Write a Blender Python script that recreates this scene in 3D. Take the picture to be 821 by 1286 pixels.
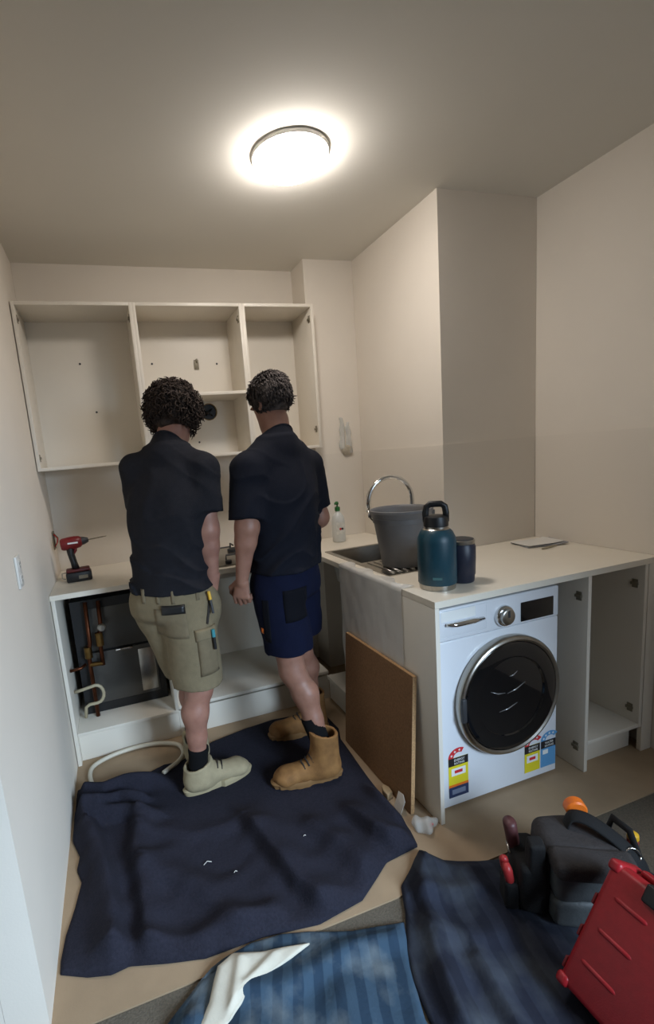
import bpy, bmesh, math, random
import numpy as np
from mathutils import Vector, Matrix

for o in list(bpy.data.objects): bpy.data.objects.remove(o)
scene = bpy.context.scene
COL = scene.collection
random.seed(7); RNG = np.random.default_rng(7)

# ---------------------------------------------------------------- camera
F_PX, U0, V0, IW, IH = 597.66, 332.8, 673.9, 821.0, 1286.0
yaw, pit, rol = .302, -.1673, .089
_fw = np.array([math.sin(yaw)*math.cos(pit), math.cos(yaw)*math.cos(pit), math.sin(pit)])
_r = np.array([math.cos(yaw), -math.sin(yaw), 0]); _u = np.cross(_r, _fw)
_r2 = _r*math.cos(rol)-_u*math.sin(rol); _u2 = _u*math.cos(rol)+_r*math.sin(rol)
cd = bpy.data.cameras.new('camera'); cam = bpy.data.objects.new('camera', cd); COL.objects.link(cam)
m = Matrix.Identity(4)
for i in range(3):
    m[i][0], m[i][1], m[i][2] = _r2[i], _u2[i], -_fw[i]
m[0][3], m[1][3], m[2][3] = .3479, -3.0111, 1.4656
cam.matrix_world = m
cd.sensor_fit = 'VERTICAL'; cd.sensor_height = 36.0; cd.lens = F_PX*36.0/IH
cd.shift_x = (IW/2-U0)/IH; cd.shift_y = (V0-IH/2)/IH; cd.clip_start = .02
scene.camera = cam

# ---------------------------------------------------------------- world, daylight window, exposure
w = bpy.data.worlds.new('world'); scene.world = w; w.use_nodes = True
bg = w.node_tree.nodes['Background']; bg.inputs[0].default_value = (.62, .78, 1.0, 1); bg.inputs[1].default_value = 0.6
scene.view_settings.view_transform = 'Standard'; scene.view_settings.look = 'None'
scene.view_settings.gamma = 1.0; scene.view_settings.use_curve_mapping = False
scene.view_settings.exposure = 0.6
LAMP_STRENGTH = 37.0
ad = bpy.data.lights.new('window_daylight', 'AREA'); ad.shape = 'RECTANGLE'; ad.size = 1.0; ad.size_y = 1.1; ad.spread = math.radians(72)
ad.energy = 19.0; ad.color = (.62, .80, 1.0)
al = bpy.data.objects.new('window_daylight', ad); COL.objects.link(al)
al.location = (1.85, -4.24, 1.5); al.rotation_euler = Vector((-1.85, 2.94, -1.8)).to_track_quat('-Z', 'Y').to_euler()

# ---------------------------------------------------------------- helpers
def s2l(c):
    return tuple(((v/255.0)/12.92 if v/255.0 <= .04045 else ((v/255.0+.055)/1.055)**2.4) for v in c)
MATS = {}
def mat(name, rgb, rough=.5, metal=0.0, var=0.0, scale=20.0, bump=0.0, bscale=60.0, spec=.5, sheen=0.0, rgb2=None,
        trans=0.0, alpha=1.0, emit=0.0, coat=0.0, detail=4.0, stretch=None, sss=0.0):
    m = bpy.data.materials.new(name); m.use_nodes = True
    nt = m.node_tree; b = nt.nodes['Principled BSDF']; c = s2l(rgb)
    b.inputs['Base Color'].default_value = (*c, 1); b.inputs['Roughness'].default_value = rough
    b.inputs['Metallic'].default_value = metal; b.inputs['Specular IOR Level'].default_value = spec
    b.inputs['Sheen Weight'].default_value = sheen; b.inputs['Transmission Weight'].default_value = trans
    b.inputs['Alpha'].default_value = alpha; b.inputs['Coat Weight'].default_value = coat
    if sss: b.inputs['Subsurface Weight'].default_value = sss; b.inputs['Subsurface Radius'].default_value = (.01, .004, .002)
    if emit: b.inputs['Emission Color'].default_value = (*c, 1); b.inputs['Emission Strength'].default_value = emit
    if var or rgb2 or bump:
        tc = nt.nodes.new('ShaderNodeTexCoord'); src = tc.outputs['Object']
        if stretch:
            mp = nt.nodes.new('ShaderNodeMapping'); mp.inputs['Scale'].default_value = stretch
            nt.links.new(src, mp.inputs[0]); src = mp.outputs[0]
    if var or rgb2:
        n = nt.nodes.new('ShaderNodeTexNoise'); n.inputs['Scale'].default_value = scale; n.inputs['Detail'].default_value = detail
        nt.links.new(src, n.inputs['Vector'])
        r = nt.nodes.new('ShaderNodeValToRGB'); r.color_ramp.elements[0].position = .3; r.color_ramp.elements[1].position = .7
        c2 = s2l(rgb2) if rgb2 else None
        r.color_ramp.elements[0].color = (*[v*(1-var) for v in c], 1)
        r.color_ramp.elements[1].color = (*(c2 if c2 else [min(1, v*(1+var)) for v in c]), 1)
        nt.links.new(n.outputs[0], r.inputs[0]); nt.links.new(r.outputs[0], b.inputs['Base Color'])
    if bump:
        n2 = nt.nodes.new('ShaderNodeTexNoise'); n2.inputs['Scale'].default_value = bscale; n2.inputs['Detail'].default_value = 5
        nt.links.new(src, n2.inputs['Vector'])
        bp = nt.nodes.new('ShaderNodeBump'); bp.inputs['Strength'].default_value = bump; bp.inputs['Distance'].default_value = .004
        nt.links.new(n2.outputs[0], bp.inputs['Height']); nt.links.new(bp.outputs[0], b.inputs['Normal'])
    MATS[name] = m
    return m

def stripes(name, ca, cb, scale, dirt, rot):
    m = mat(name, ca, .95, bump=.35, spec=.2, bscale=90)
    nt = m.node_tree; b = nt.nodes['Principled BSDF']
    tc = nt.nodes.new('ShaderNodeTexCoord'); mp = nt.nodes.new('ShaderNodeMapping'); mp.inputs['Rotation'].default_value = (0, 0, rot)
    nt.links.new(tc.outputs['Object'], mp.inputs[0])
    wv = nt.nodes.new('ShaderNodeTexWave'); wv.inputs['Scale'].default_value = scale; wv.inputs['Distortion'].default_value = 1.2
    wv.inputs['Detail'].default_value = 2; wv.inputs['Detail Scale'].default_value = 1.5
    nt.links.new(mp.outputs[0], wv.inputs['Vector'])
    r = nt.nodes.new('ShaderNodeValToRGB'); r.color_ramp.elements[0].position = .42; r.color_ramp.elements[1].position = .58
    r.color_ramp.elements[0].color = (*s2l(ca), 1); r.color_ramp.elements[1].color = (*s2l(cb), 1)
    nt.links.new(wv.outputs[1], r.inputs[0])
    n = nt.nodes.new('ShaderNodeTexNoise'); n.inputs['Scale'].default_value = 7; n.inputs['Detail'].default_value = 6
    nt.links.new(tc.outputs['Object'], n.inputs['Vector'])
    r2 = nt.nodes.new('ShaderNodeValToRGB'); r2.color_ramp.elements[0].position = .48; r2.color_ramp.elements[1].position = .75
    r2.color_ramp.elements[0].color = (0, 0, 0, 1); r2.color_ramp.elements[1].color = (dirt, dirt, dirt, 1)
    nt.links.new(n.outputs[0], r2.inputs[0])
    mx = nt.nodes.new('ShaderNodeMix'); mx.data_type = 'RGBA'; mx.inputs['B'].default_value = (*s2l((128, 136, 138)), 1)
    nt.links.new(r2.outputs[0], mx.inputs['Factor']); nt.links.new(r.outputs[0], mx.inputs['A'])
    nt.links.new(mx.outputs['Result'], b.inputs['Base Color'])
    return m

ORG = {}
def mesh_obj(name, verts, faces, material, parent=None, smooth=False, bevel=0.0, seg=2, local=False, kind=None, label=None):
    """one mesh object; vertices in world space (or in the thing's own space with local=True)"""
    v = np.asarray(verts, dtype=np.float64).reshape(-1, 3)
    if parent is None:
        o0 = np.zeros(3) if local else np.array([(v[:, 0].min()+v[:, 0].max())/2, (v[:, 1].min()+v[:, 1].max())/2, v[:, 2].min()])
    else:
        o0 = np.zeros(3) if local else np.array(ORG[parent])
    me = bpy.data.meshes.new(name); me.from_pydata((v-o0).tolist(), [], [list(map(int, f)) for f in faces])
    if bevel:
        bm = bmesh.new(); bm.from_mesh(me)
        ed = [e for e in bm.edges if len(e.link_faces) == 2 and e.calc_face_angle(0) > .5]
        bmesh.ops.bevel(bm, geom=ed, offset=bevel, segments=seg, affect='EDGES', profile=.5)
        bm.to_mesh(me); bm.free()
    me.update()
    ob = bpy.data.objects.new(name, me); COL.objects.link(ob)
    if material: me.materials.append(material)
    if parent is None: ob.location = o0.tolist()
    else: ob.parent = parent
    ORG[ob] = tuple(o0) if parent is None else ORG[parent]
    if smooth or bevel:
        for p in me.polygons: p.use_smooth = True
        if not smooth or smooth == 'auto':
            bm = bmesh.new(); bm.from_mesh(me)
            for e in bm.edges:
                if len(e.link_faces) == 2 and e.calc_face_angle(0) > .7: e.smooth = False
            bm.to_mesh(me); bm.free()
    if kind: ob['kind'] = kind
    if label: ob['label'] = label
    return ob

def thing(name, label, cat, loc=(0, 0, 0), rot=(0, 0, 0), group=None):
    o = bpy.data.objects.new(name, None); COL.objects.link(o); o.empty_display_size = .05
    o.location = loc; o.rotation_euler = rot; o['label'] = label; o['category'] = cat
    if group: o['group'] = group
    ORG[o] = tuple(loc)
    return o
def tag(o, label, cat, group=None):
    o['label'] = label; o['category'] = cat
    if group: o['group'] = group
    return o

class MB:
    def __init__(s): s.v = []; s.f = []
    def raw(s, v, f):
        n = len(s.v); s.v += [tuple(map(float, p)) for p in v]; s.f += [[i+n for i in q] for q in f]; return s
    def box(s, a, b):
        x0, y0, z0 = a; x1, y1, z1 = b
        return s.raw([(x0,y0,z0),(x1,y0,z0),(x1,y1,z0),(x0,y1,z0),(x0,y0,z1),(x1,y0,z1),(x1,y1,z1),(x0,y1,z1)],
                     [(0,3,2,1),(4,5,6,7),(0,1,5,4),(1,2,6,5),(2,3,7,6),(3,0,4,7)])
    def tube(s, pts, r, n=10, caps=True, flat=1.0):
        pts = [np.array(p, float) for p in pts]; rs = r if hasattr(r, '__len__') else [r]*len(pts)
        V = []; up = None
        for i, p in enumerate(pts):
            t = pts[min(i+1, len(pts)-1)]-pts[max(i-1, 0)]; t = t/(np.linalg.norm(t)+1e-12)
            if up is None:
                up = np.array([0, 0, 1.0]) if abs(t[2]) < .9 else np.array([1.0, 0, 0])
            up = up-t*(up@t); up = up/(np.linalg.norm(up)+1e-12); sd = np.cross(t, up)
            for k in range(n):
                a = 2*math.pi*k/n; V.append(p+rs[i]*(math.cos(a)*sd+flat*math.sin(a)*up))
        Fc = []
        for i in range(len(pts)-1):
            for k in range(n):
                a, b = i*n+k, i*n+(k+1) % n; Fc.append((a, b, b+n, a+n))
        if caps: Fc.append(tuple(reversed(range(n)))); Fc.append(tuple(range((len(pts)-1)*n, len(pts)*n)))
        return s.raw(V, Fc)
    def cyl(s, a, b, r1, r2=None, n=24): return s.tube([a, b], [r1, r1 if r2 is None else r2], n)
    def lathe(s, prof, c=(0, 0, 0), n=32, axis='z', close=False):
        V = []; Fc = []
        for (r, h) in prof:
            for k in range(n):
                a = 2*math.pi*k/n; x, y = r*math.cos(a), r*math.sin(a)
                V.append((c[0]+x, c[1]+y, c[2]+h) if axis == 'z' else (c[0]+x, c[1]-h, c[2]+y))   # axis '-y': h towards -y
        m_ = len(prof)
        for i in range(m_-1 if not close else m_):
            for k in range(n):
                a, b = i*n+k, i*n+(k+1) % n; j = ((i+1) % m_)*n
                Fc.append((a, b, j+(k+1) % n, j+k))
        if not close:
            if prof[0][0] > 1e-6: Fc.append(tuple(reversed(range(n))))
            if prof[-1][0] > 1e-6: Fc.append(tuple(range((m_-1)*n, m_*n)))
        return s.raw(V, Fc)
    def prism(s, poly, h0, h1, plane='z'):
        n = len(poly)
        def P(p, h): return (p[0], p[1], h) if plane == 'z' else ((p[0], h, p[1]) if plane == 'y' else (h, p[0], p[1]))
        V = [P(p, h0) for p in poly]+[P(p, h1) for p in poly]
        Fc = [tuple(reversed(range(n))), tuple(range(n, 2*n))]+[(i, (i+1) % n, n+(i+1) % n, n+i) for i in range(n)]
        return s.raw(V, Fc)
    def build(s, name, material, parent=None, **k): return mesh_obj(name, s.v, s.f, material, parent, **k)

def box(name, a, b, material, parent=None, bevel=0.0, **k): return MB().box(a, b).build(name, material, parent, bevel=bevel, **k)
def txt(name, body, size, material, parent, loc, rot, local=False):
    c = bpy.data.curves.new(name, 'FONT'); c.body = body; c.size = size; c.extrude = .0003; c.align_x = 'CENTER'; c.align_y = 'CENTER'
    t = bpy.data.objects.new(name, c); COL.objects.link(t)
    bpy.context.view_layer.update()
    me = bpy.data.meshes.new_from_object(t.evaluated_get(bpy.context.evaluated_depsgraph_get()))
    bpy.data.objects.remove(t)
    R_ = Matrix.Translation(loc) @ Matrix(rot).to_4x4() if not isinstance(rot, tuple) else Matrix.Translation(loc)
    me.transform(R_)
    v = [tuple(p.co) for p in me.vertices]; f = [tuple(p.vertices) for p in me.polygons]
    return mesh_obj(name, v, f, material, parent, local=local)
FRONT = [(1, 0, 0), (0, 0, -1), (0, 1, 0)]          # text on a face that looks towards -y

# ---- implicit surfaces for bodies, clothes and other soft shapes
class Vol:
    def __init__(s, lo, hi, h):
        s.lo = np.array(lo, float); s.h = h; s.n = (np.ceil((np.array(hi)-s.lo)/h).astype(int)+1)
        s.D = np.full(tuple(s.n), 9.0, np.float32)
    def sl(s, a, b):
        i0 = np.clip(np.floor((a-s.lo)/s.h).astype(int), 0, s.n-1); i1 = np.clip(np.ceil((b-s.lo)/s.h).astype(int)+1, 1, s.n)
        S = tuple(slice(p, q) for p, q in zip(i0, i1))
        X = [(s.lo[k]+s.h*np.arange(i0[k], i1[k])).astype(np.float32) for k in range(3)]
        return S, np.meshgrid(*X, indexing='ij', sparse=True)
    def allpts(s): return s.sl(s.lo, s.lo+s.h*s.n)
    def comb(s, S, d, k, op='u'):
        a = s.D[S]
        if op == 'u':
            if k > 0: hh = np.maximum(k-np.abs(a-d), 0)/k; s.D[S] = np.minimum(a, d)-hh*hh*k*.25
            else: s.D[S] = np.minimum(a, d)
        else:
            d = -d
            if k > 0: hh = np.maximum(k-np.abs(a-d), 0)/k; s.D[S] = np.maximum(a, d)+hh*hh*k*.25
            else: s.D[S] = np.maximum(a, d)
    def cone(s, a, b, ra, rb, k=.02, op='u', cut=None):
        a = np.array(a, float); b = np.array(b, float); R = max(ra, rb)+k+4*s.h
        S, (X, Y, Z) = s.sl(np.minimum(a, b)-R, np.maximum(a, b)+R)
        ab = b-a; L2 = ab@ab+1e-12
        px, py, pz = X-a[0], Y-a[1], Z-a[2]
        t = np.clip((px*ab[0]+py*ab[1]+pz*ab[2])/L2, 0, 1)
        d = np.sqrt((px-t*ab[0])**2+(py-t*ab[1])**2+(pz-t*ab[2])**2)-(ra+t*(rb-ra))
        if cut is not None:
            for (pt, nn) in cut: d = np.maximum(d, (X-pt[0])*nn[0]+(Y-pt[1])*nn[1]+(Z-pt[2])*nn[2])
        s.comb(S, d, k, op); return s
    def ecap(s, a, b, ra, rb, right, k=.02, op='u', end=None, cut=None):
        """capsule with an elliptic section: ra=(rx,ry); right = direction of rx"""
        a = np.array(a, float); b = np.array(b, float); ab = b-a; L = np.linalg.norm(ab)+1e-9; w_ = ab/L
        right = np.array(right, float); right = right-w_*(right@w_); right /= np.linalg.norm(right); fw = np.cross(w_, right)
        R = max(*ra, *rb)+k+4*s.h
        S, (X, Y, Z) = s.sl(np.minimum(a, b)-R, np.maximum(a, b)+R)
        px, py, pz = X-a[0], Y-a[1], Z-a[2]
        l = px*w_[0]+py*w_[1]+pz*w_[2]; t = np.clip(l/L, 0, 1)
        rx = ra[0]+t*(rb[0]-ra[0]); ry = ra[1]+t*(rb[1]-ra[1]); rz = np.minimum(rx, ry) if end is None else end
        q = np.sqrt(((px*right[0]+py*right[1]+pz*right[2])/rx)**2+((px*fw[0]+py*fw[1]+pz*fw[2])/ry)**2+((l-t*L)/rz)**2)
        d = (q-1)*np.minimum(rx, ry)
        if cut is not None:
            for (pt, nn) in cut: d = np.maximum(d, (X-pt[0])*nn[0]+(Y-pt[1])*nn[1]+(Z-pt[2])*nn[2])
        s.comb(S, d, k, op); return s
    def ell(s, c, ax, r, k=.02, op='u'):
        c = np.array(c, float); R = max(r)+k+4*s.h
        S, (X, Y, Z) = s.sl(c-R, c+R); px, py, pz = X-c[0], Y-c[1], Z-c[2]; q = 0
        for A, rr in zip(ax, r): q = q+((px*A[0]+py*A[1]+pz*A[2])/rr)**2
        d = (np.sqrt(q)-1)*min(r); s.comb(S, d, k, op); return s
    def stack(s, secs, k=.02, zb=None, zt=None, grow=0.0):
        """upright body of elliptic sections (centre, rx, ry, right); smooth from section to section"""
        z = np.array([c[0][2] for c in secs]); A = np.array([[c[0][0], c[0][1], c[1]+grow, c[2]+grow, math.atan2(c[3][1], c[3][0])] for c in secs])
        zz = np.linspace(z[0], z[-1], 80); out = []
        for q in range(5):
            y = A[:, q]; mm = np.gradient(y, z); i = np.clip(np.searchsorted(z, zz)-1, 0, len(z)-2); hh = z[i+1]-z[i]; t = (zz-z[i])/hh
            out.append((2*t**3-3*t**2+1)*y[i]+(t**3-2*t**2+t)*hh*mm[i]+(-2*t**3+3*t**2)*y[i+1]+(t**3-t**2)*hh*mm[i+1])
        R = max(A[:, 2].max(), A[:, 3].max())+k+4*s.h
        S, (X, Y, Z) = s.sl(np.array([A[:, 0].min()-R, A[:, 1].min()-R, z[0]-.02]), np.array([A[:, 0].max()+R, A[:, 1].max()+R, z[-1]+.02]))
        cx, cy, rx, ry, an = [np.interp(Z, zz, o) for o in out]
        px, py = X-cx, Y-cy; ca, sa = np.cos(an), np.sin(an)
        d = (np.sqrt(((px*ca+py*sa)/rx)**2+((-px*sa+py*ca)/ry)**2)-1)*np.minimum(rx, ry)
        d = np.maximum(d, np.maximum(z[0]-Z, Z-z[-1])); s.comb(S, d.astype(np.float32), k); return s
    def plane(s, pt, nn):
        S, (X, Y, Z) = s.allpts(); s.D = np.maximum(s.D, ((X-pt[0])*nn[0]+(Y-pt[1])*nn[1]+(Z-pt[2])*nn[2]).astype(np.float32)); return s
    def disp(s, fn):
        S, (X, Y, Z) = s.allpts(); s.D = (s.D+fn(X, Y, Z)).astype(np.float32); return s
    def mesh(s):
        D = s.D.copy()
        D[0] = D[-1] = 1; D[:, 0] = D[:, -1] = 1; D[:, :, 0] = D[:, :, -1] = 1
        ins = D < 0; nx, ny, nz = D.shape
        acc = np.zeros((nx-1, ny-1, nz-1, 3), np.float32); cnt = np.zeros((nx-1, ny-1, nz-1), np.float32)
        def sub(A, o): return A[o[0]:nx-1+o[0], o[1]:ny-1+o[1], o[2]:nz-1+o[2]]
        corners = [(i, j, k) for i in (0, 1) for j in (0, 1) for k in (0, 1)]
        for ax in range(3):
            for c in corners:
                if c[ax]: continue
                c2 = list(c); c2[ax] = 1
                ia, ib = sub(ins, c), sub(ins, c2); mk = ia != ib
                if not mk.any(): continue
                da, db = sub(D, c)[mk], sub(D, c2)[mk]; t = da/(da-db)
                p = np.tile(np.array(c, np.float32), (len(t), 1)); p[:, ax] += t
                acc[mk] += p; cnt[mk] += 1
        act = cnt > 0; idx = np.full(cnt.shape, -1, np.int64); idx[act] = np.arange(act.sum())
        cells = np.argwhere(act); V = s.lo+s.h*(cells+acc[act]/cnt[act][:, None])
        Q = []
        for ax in range(3):
            o = [0, 0, 0]; o[ax] = 1
            A = ins[tuple(slice(0, -1) if k == ax else slice(1, -1) for k in range(3))]
            B = ins[tuple(slice(1, None) if k == ax else slice(1, -1) for k in range(3))]
            b_, c_ = [(1, 2), (2, 0), (0, 1)][ax]
            e = np.argwhere(A != B)
            if not len(e): continue
            fl = A[A != B]
            g = e.copy()
            for k in range(3):
                if k != ax: g[:, k] += 1
            def cell(db, dc):
                q = g.copy(); q[:, b_] += db; q[:, c_] += dc; return idx[q[:, 0], q[:, 1], q[:, 2]]
            q = np.stack([cell(-1, -1), cell(0, -1), cell(0, 0), cell(-1, 0)], 1)
            q[~fl] = q[~fl][:, ::-1]; Q.append(q)
        Q = np.concatenate(Q) if Q else np.zeros((0, 4), int)
        Q = Q[(Q >= 0).all(1)]
        return V, Q
def vmesh(name, vols, material, parent=None, local=False, **k):
    V = []; Fc = []; n = 0
    for vl in (vols if isinstance(vols, (list, tuple)) else [vols]):
        v, f = vl.mesh(); V.append(v); Fc.append(f+n); n += len(v)
    V = np.concatenate(V); Fc = np.concatenate(Fc)
    o0 = np.zeros(3) if local else (np.array(ORG[parent]) if parent is not None else np.array([*((V.min(0)+V.max(0))/2)[:2], V[:, 2].min()]))
    me = bpy.data.meshes.new(name); Vw = V-o0
    me.vertices.add(len(Vw)); me.vertices.foreach_set('co', Vw.astype(np.float32).ravel())
    me.loops.add(Fc.size); me.loops.foreach_set('vertex_index', Fc.astype(np.int32).ravel())
    me.polygons.add(len(Fc)); me.polygons.foreach_set('loop_start', (np.arange(len(Fc))*4).astype(np.int32))
    me.polygons.foreach_set('use_smooth', np.ones(len(Fc), bool)); me.update(calc_edges=True); me.validate()
    ob = bpy.data.objects.new(name, me); COL.objects.link(ob); me.materials.append(material)
    if parent is None: ob.location = o0.tolist(); ORG[ob] = tuple(o0)
    else: ob.parent = parent; ORG[ob] = ORG[parent]
    for kk, vv in k.items(): ob[kk] = vv
    return ob
def waves(seed, n, fmin, fmax, stretch=(1, 1, 1)):
    r = np.random.default_rng(seed); W = []
    for _ in range(n):
        d = r.normal(size=3); d /= np.linalg.norm(d); W.append((d*r.uniform(fmin, fmax)*np.array(stretch), r.uniform(0, 6.28)))
    def fn(X, Y, Z):
        q = 0
        for d, p in W: q = q+np.sin(X*d[0]+Y*d[1]+Z*d[2]+p)
        return q/math.sqrt(n)
    return fn
# ---------------------------------------------------------------- materials
M_wall = mat('wall_paint', (230, 221, 208), .75, var=.02, scale=3, bump=.08, bscale=140)
M_ceil = mat('ceiling_paint', (228, 224, 214), .9, var=.015, scale=2)
M_splash = mat('splashback_gloss', (225, 216, 203), .36, var=.01, scale=2)
M_floor = mat('sheet_floor', (164, 140, 112), .7, var=.10, scale=6, bump=.15, bscale=200)
M_carpet = mat('carpet', (100, 92, 80), 1.0, var=.22, scale=160, bump=.8, bscale=260, detail=6)
M_mel = mat('white_melamine', (228, 220, 206), .42, var=.01, scale=4)
M_meld = mat('melamine_edge', (226, 222, 214), .35)
M_top = mat('worktop_laminate', (236, 227, 210), .38, var=.012, scale=8)
M_steel = mat('brushed_steel', (176, 172, 164), .28, 1.0, var=.08, scale=30, stretch=(1, 14, 1))
M_chrome = mat('chrome', (225, 225, 225), .08, 1.0)
M_black = mat('black_plastic', (22, 22, 24), .45)
M_dgrey = mat('dark_grey_plastic', (52, 53, 56), .5)
M_copper = mat('copper', (98, 58, 40), .45, 1.0, var=.25, scale=25)
M_brass = mat('tarnished_brass', (120, 92, 52), .4, 1.0, var=.25, scale=40)
M_wplast = mat('white_plastic', (222, 222, 218), .4)
M_cream = mat('cream_hose', (176, 164, 136), .45)
M_enamel = mat('white_enamel', (228, 231, 236), .25, coat=.3)
M_glassd = mat('smoked_glass', (14, 15, 18), .06, spec=.7, coat=.5)
M_screen = mat('display_black', (20, 18, 18), .15)
M_film = mat('protective_film', (226, 224, 219), .22, var=.03, scale=14, bump=.5, bscale=18, alpha=.72)
M_dome = mat('opal_diffuser', (255, 248, 242), .4, emit=LAMP_STRENGTH)
M_lring = mat('lamp_ring', (236, 232, 226), .45)
M_paper = mat('paper', (226, 222, 214), .8)
M_print = mat('printed_page', (150, 150, 152), .7, var=.35, scale=35)
M_chip = mat('chipboard_face', (128, 94, 62), .8, var=.12, scale=120, rgb2=(142, 106, 72), bump=.2, bscale=220)
M_chipe = mat('chipboard_edge', (178, 140, 98), .9, var=.3, scale=200, bump=.6, bscale=240)
M_navy = mat('navy_blanket_wool', (41, 41, 51), 1.0, var=.16, scale=120, spec=.15, bump=.45, bscale=180)
M_b2 = stripes('blue_striped_cloth', (42, 60, 78), (58, 78, 96), 5.5, .75, .35)
M_b3 = stripes('navy_striped_cloth', (34, 37, 49), (43, 47, 60), 4.2, .18, .25)
M_lining = mat('white_lining', (206, 200, 184), .95, var=.06, scale=20, bump=.3, bscale=60)
M_red = mat('red_plastic', (156, 26, 34), .42, var=.08, scale=60, bump=.12, bscale=300)
M_redt = mat('red_tool', (118, 22, 26), .4)
M_grey_bucket = mat('bucket_plastic', (112, 110, 110), .5, var=.03, scale=20)
M_teal = mat('teal_powder_coat', (18, 62, 76), .4, var=.05, scale=80, bump=.1, bscale=600)
M_navyc = mat('navy_powder_coat', (32, 38, 56), .4, bump=.1, bscale=600)
M_green = mat('green_plastic', (40, 110, 50), .4)
M_clear = mat('clear_plastic', (225, 226, 222), .2, alpha=.42, bump=.6, bscale=40)
M_soap = mat('soap_bottle_plastic', (226, 226, 220), .3, alpha=.85)
M_yel = mat('label_yellow', (224, 208, 40), .5)
M_lred = mat('label_red', (206, 44, 52), .5)
M_lblack = mat('label_black', (34, 32, 34), .5)
M_lnavy = mat('label_navy', (44, 58, 92), .5)
M_lblue = mat('label_blue', (92, 152, 200), .5)
M_lwhite = mat('label_white', (236, 236, 232), .5)
M_orange = mat('orange_plastic', (232, 116, 36), .4)
M_yelh = mat('yellow_plastic', (222, 172, 42), .4)
M_canvas = mat('tool_bag_canvas', (52, 48, 48), .85, var=.15, scale=90, bump=.5, bscale=200)
M_canvg = mat('tool_bag_grey_panel', (76, 79, 80), .55, var=.15, scale=40, bump=.3, bscale=150)
M_canvb = mat('tool_bag_black_panel', (14, 14, 16), .85, bump=.4, bscale=200)
M_brownh = mat('dark_red_handle', (82, 44, 44), .5)
M_outlet = mat('outlet_white', (220, 218, 212), .4)

# ---------------------------------------------------------------- the room
H, NX, NY, WX, WY, W2 = 2.60, 1.612, -.19, 1.9415, -.9966, 2.53
YF = -1.828; YW = -1.80; YR = -4.35; XL = -2.6
def struct(name, a, b, m_, parent=None):
    o = box(name, a, b, m_, parent)
    if parent is None: o['kind'] = 'structure'
    return o
struct('floor', (-.1, YF, -.1), (2.6, .1, 0), M_floor)
struct('floor_carpet', (XL-.1, YR-.1, -.1), (2.63, YF-.001, -.005), M_carpet)
struct('ceiling', (XL-.1, YR-.1, H), (2.7, .2, H+.1), M_ceil)
struct('wall_left', (-.1, YW, 0), (0, .1, H), M_wall)
struct('wall_left_return', (XL, YW, -.0049), (-.101, YW+.1, H), M_wall)
struct('wall_back', (.0005, 0, 0), (NX-.0005, .1, H), M_wall)
wn = struct('wall_nib', (NX, NY, 0), (WX-.0005, .1, H), M_wall)
wr = struct('wall_right', (WX, WY, 0), (2.529, .1, H), M_wall)
wf = struct('wall_far_right', (W2, YR, -.0049), (W2+.1, .1, H), M_wall)
struct('wall_living_left', (XL-.1, YR, -.0049), (XL-.001, YW+.1, H), M_wall)
r1 = MB().box((XL, YR-.1, -.0049), (1.3, YR, H)).box((2.4, YR-.1, -.0049), (2.6, YR, H)).box((1.3, YR-.1, 2.1), (2.4, YR, H)).box((1.3, YR-.1, -.0049), (2.4, YR, .9)).build('wall_rear', M_wall)
r1['kind'] = 'structure'
wm = MB()
for a, b in (((1.3, YR-.08, .9), (1.36, YR-.03, 2.1)), ((2.34, YR-.08, .9), (2.4, YR-.03, 2.1)), ((1.82, YR-.08, .9), (1.88, YR-.03, 2.1)), ((1.36, YR-.08, .9), (2.34, YR-.03, .96)), ((1.36, YR-.08, 2.04), (2.34, YR-.03, 2.1))): wm.box(a, b)
w1 = wm.build('window_1', M_wplast); w1['kind'] = 'structure'
# splashback sheets: glossy panels with a thin top edge, on the nib and the right-hand walls
ZS = 1.442
MB().box((NX+.001, NY-.006, .9005), (WX-.001, NY-.0005, ZS)).build('splashback', M_splash, wn)
MB().box((WX-.006, WY-.0004, .9005), (WX-.0005, NY-.007, ZS)).build('splashback', M_splash, wr); MB().box((WX-.006, WY-.006, .9005), (W2-.007, WY-.0005, ZS)).build('splashback', M_splash, wr)
MB().box((W2-.006, -1.9, .9005), (W2-.0005, WY-.007, ZS)).build('splashback', M_splash, wf)

# ---------------------------------------------------------------- ceiling light
lt = thing('ceiling_light', 'round white opal dome light glowing on the ceiling', 'ceiling light', (1.172, -1.125, 2.6))
prof = [(.148, -.001), (.150, -.005), (.149, -.013), (.146, -.016)]
MB().lathe([(0.001, -.0005)]+prof+[(.001, -.015)], (0, 0, 0), 48).build('base_ring', M_lring, lt, smooth='auto', local=True)
pr_ = [(.1455*math.cos(t), -.0155-.062*math.sin(t)) for t in np.linspace(0, math.pi/2-.01, 12)]
MB().lathe(pr_, (0, 0, 0), 48).build('dome_diffuser', M_dome, lt, smooth=True, local=True)

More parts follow.
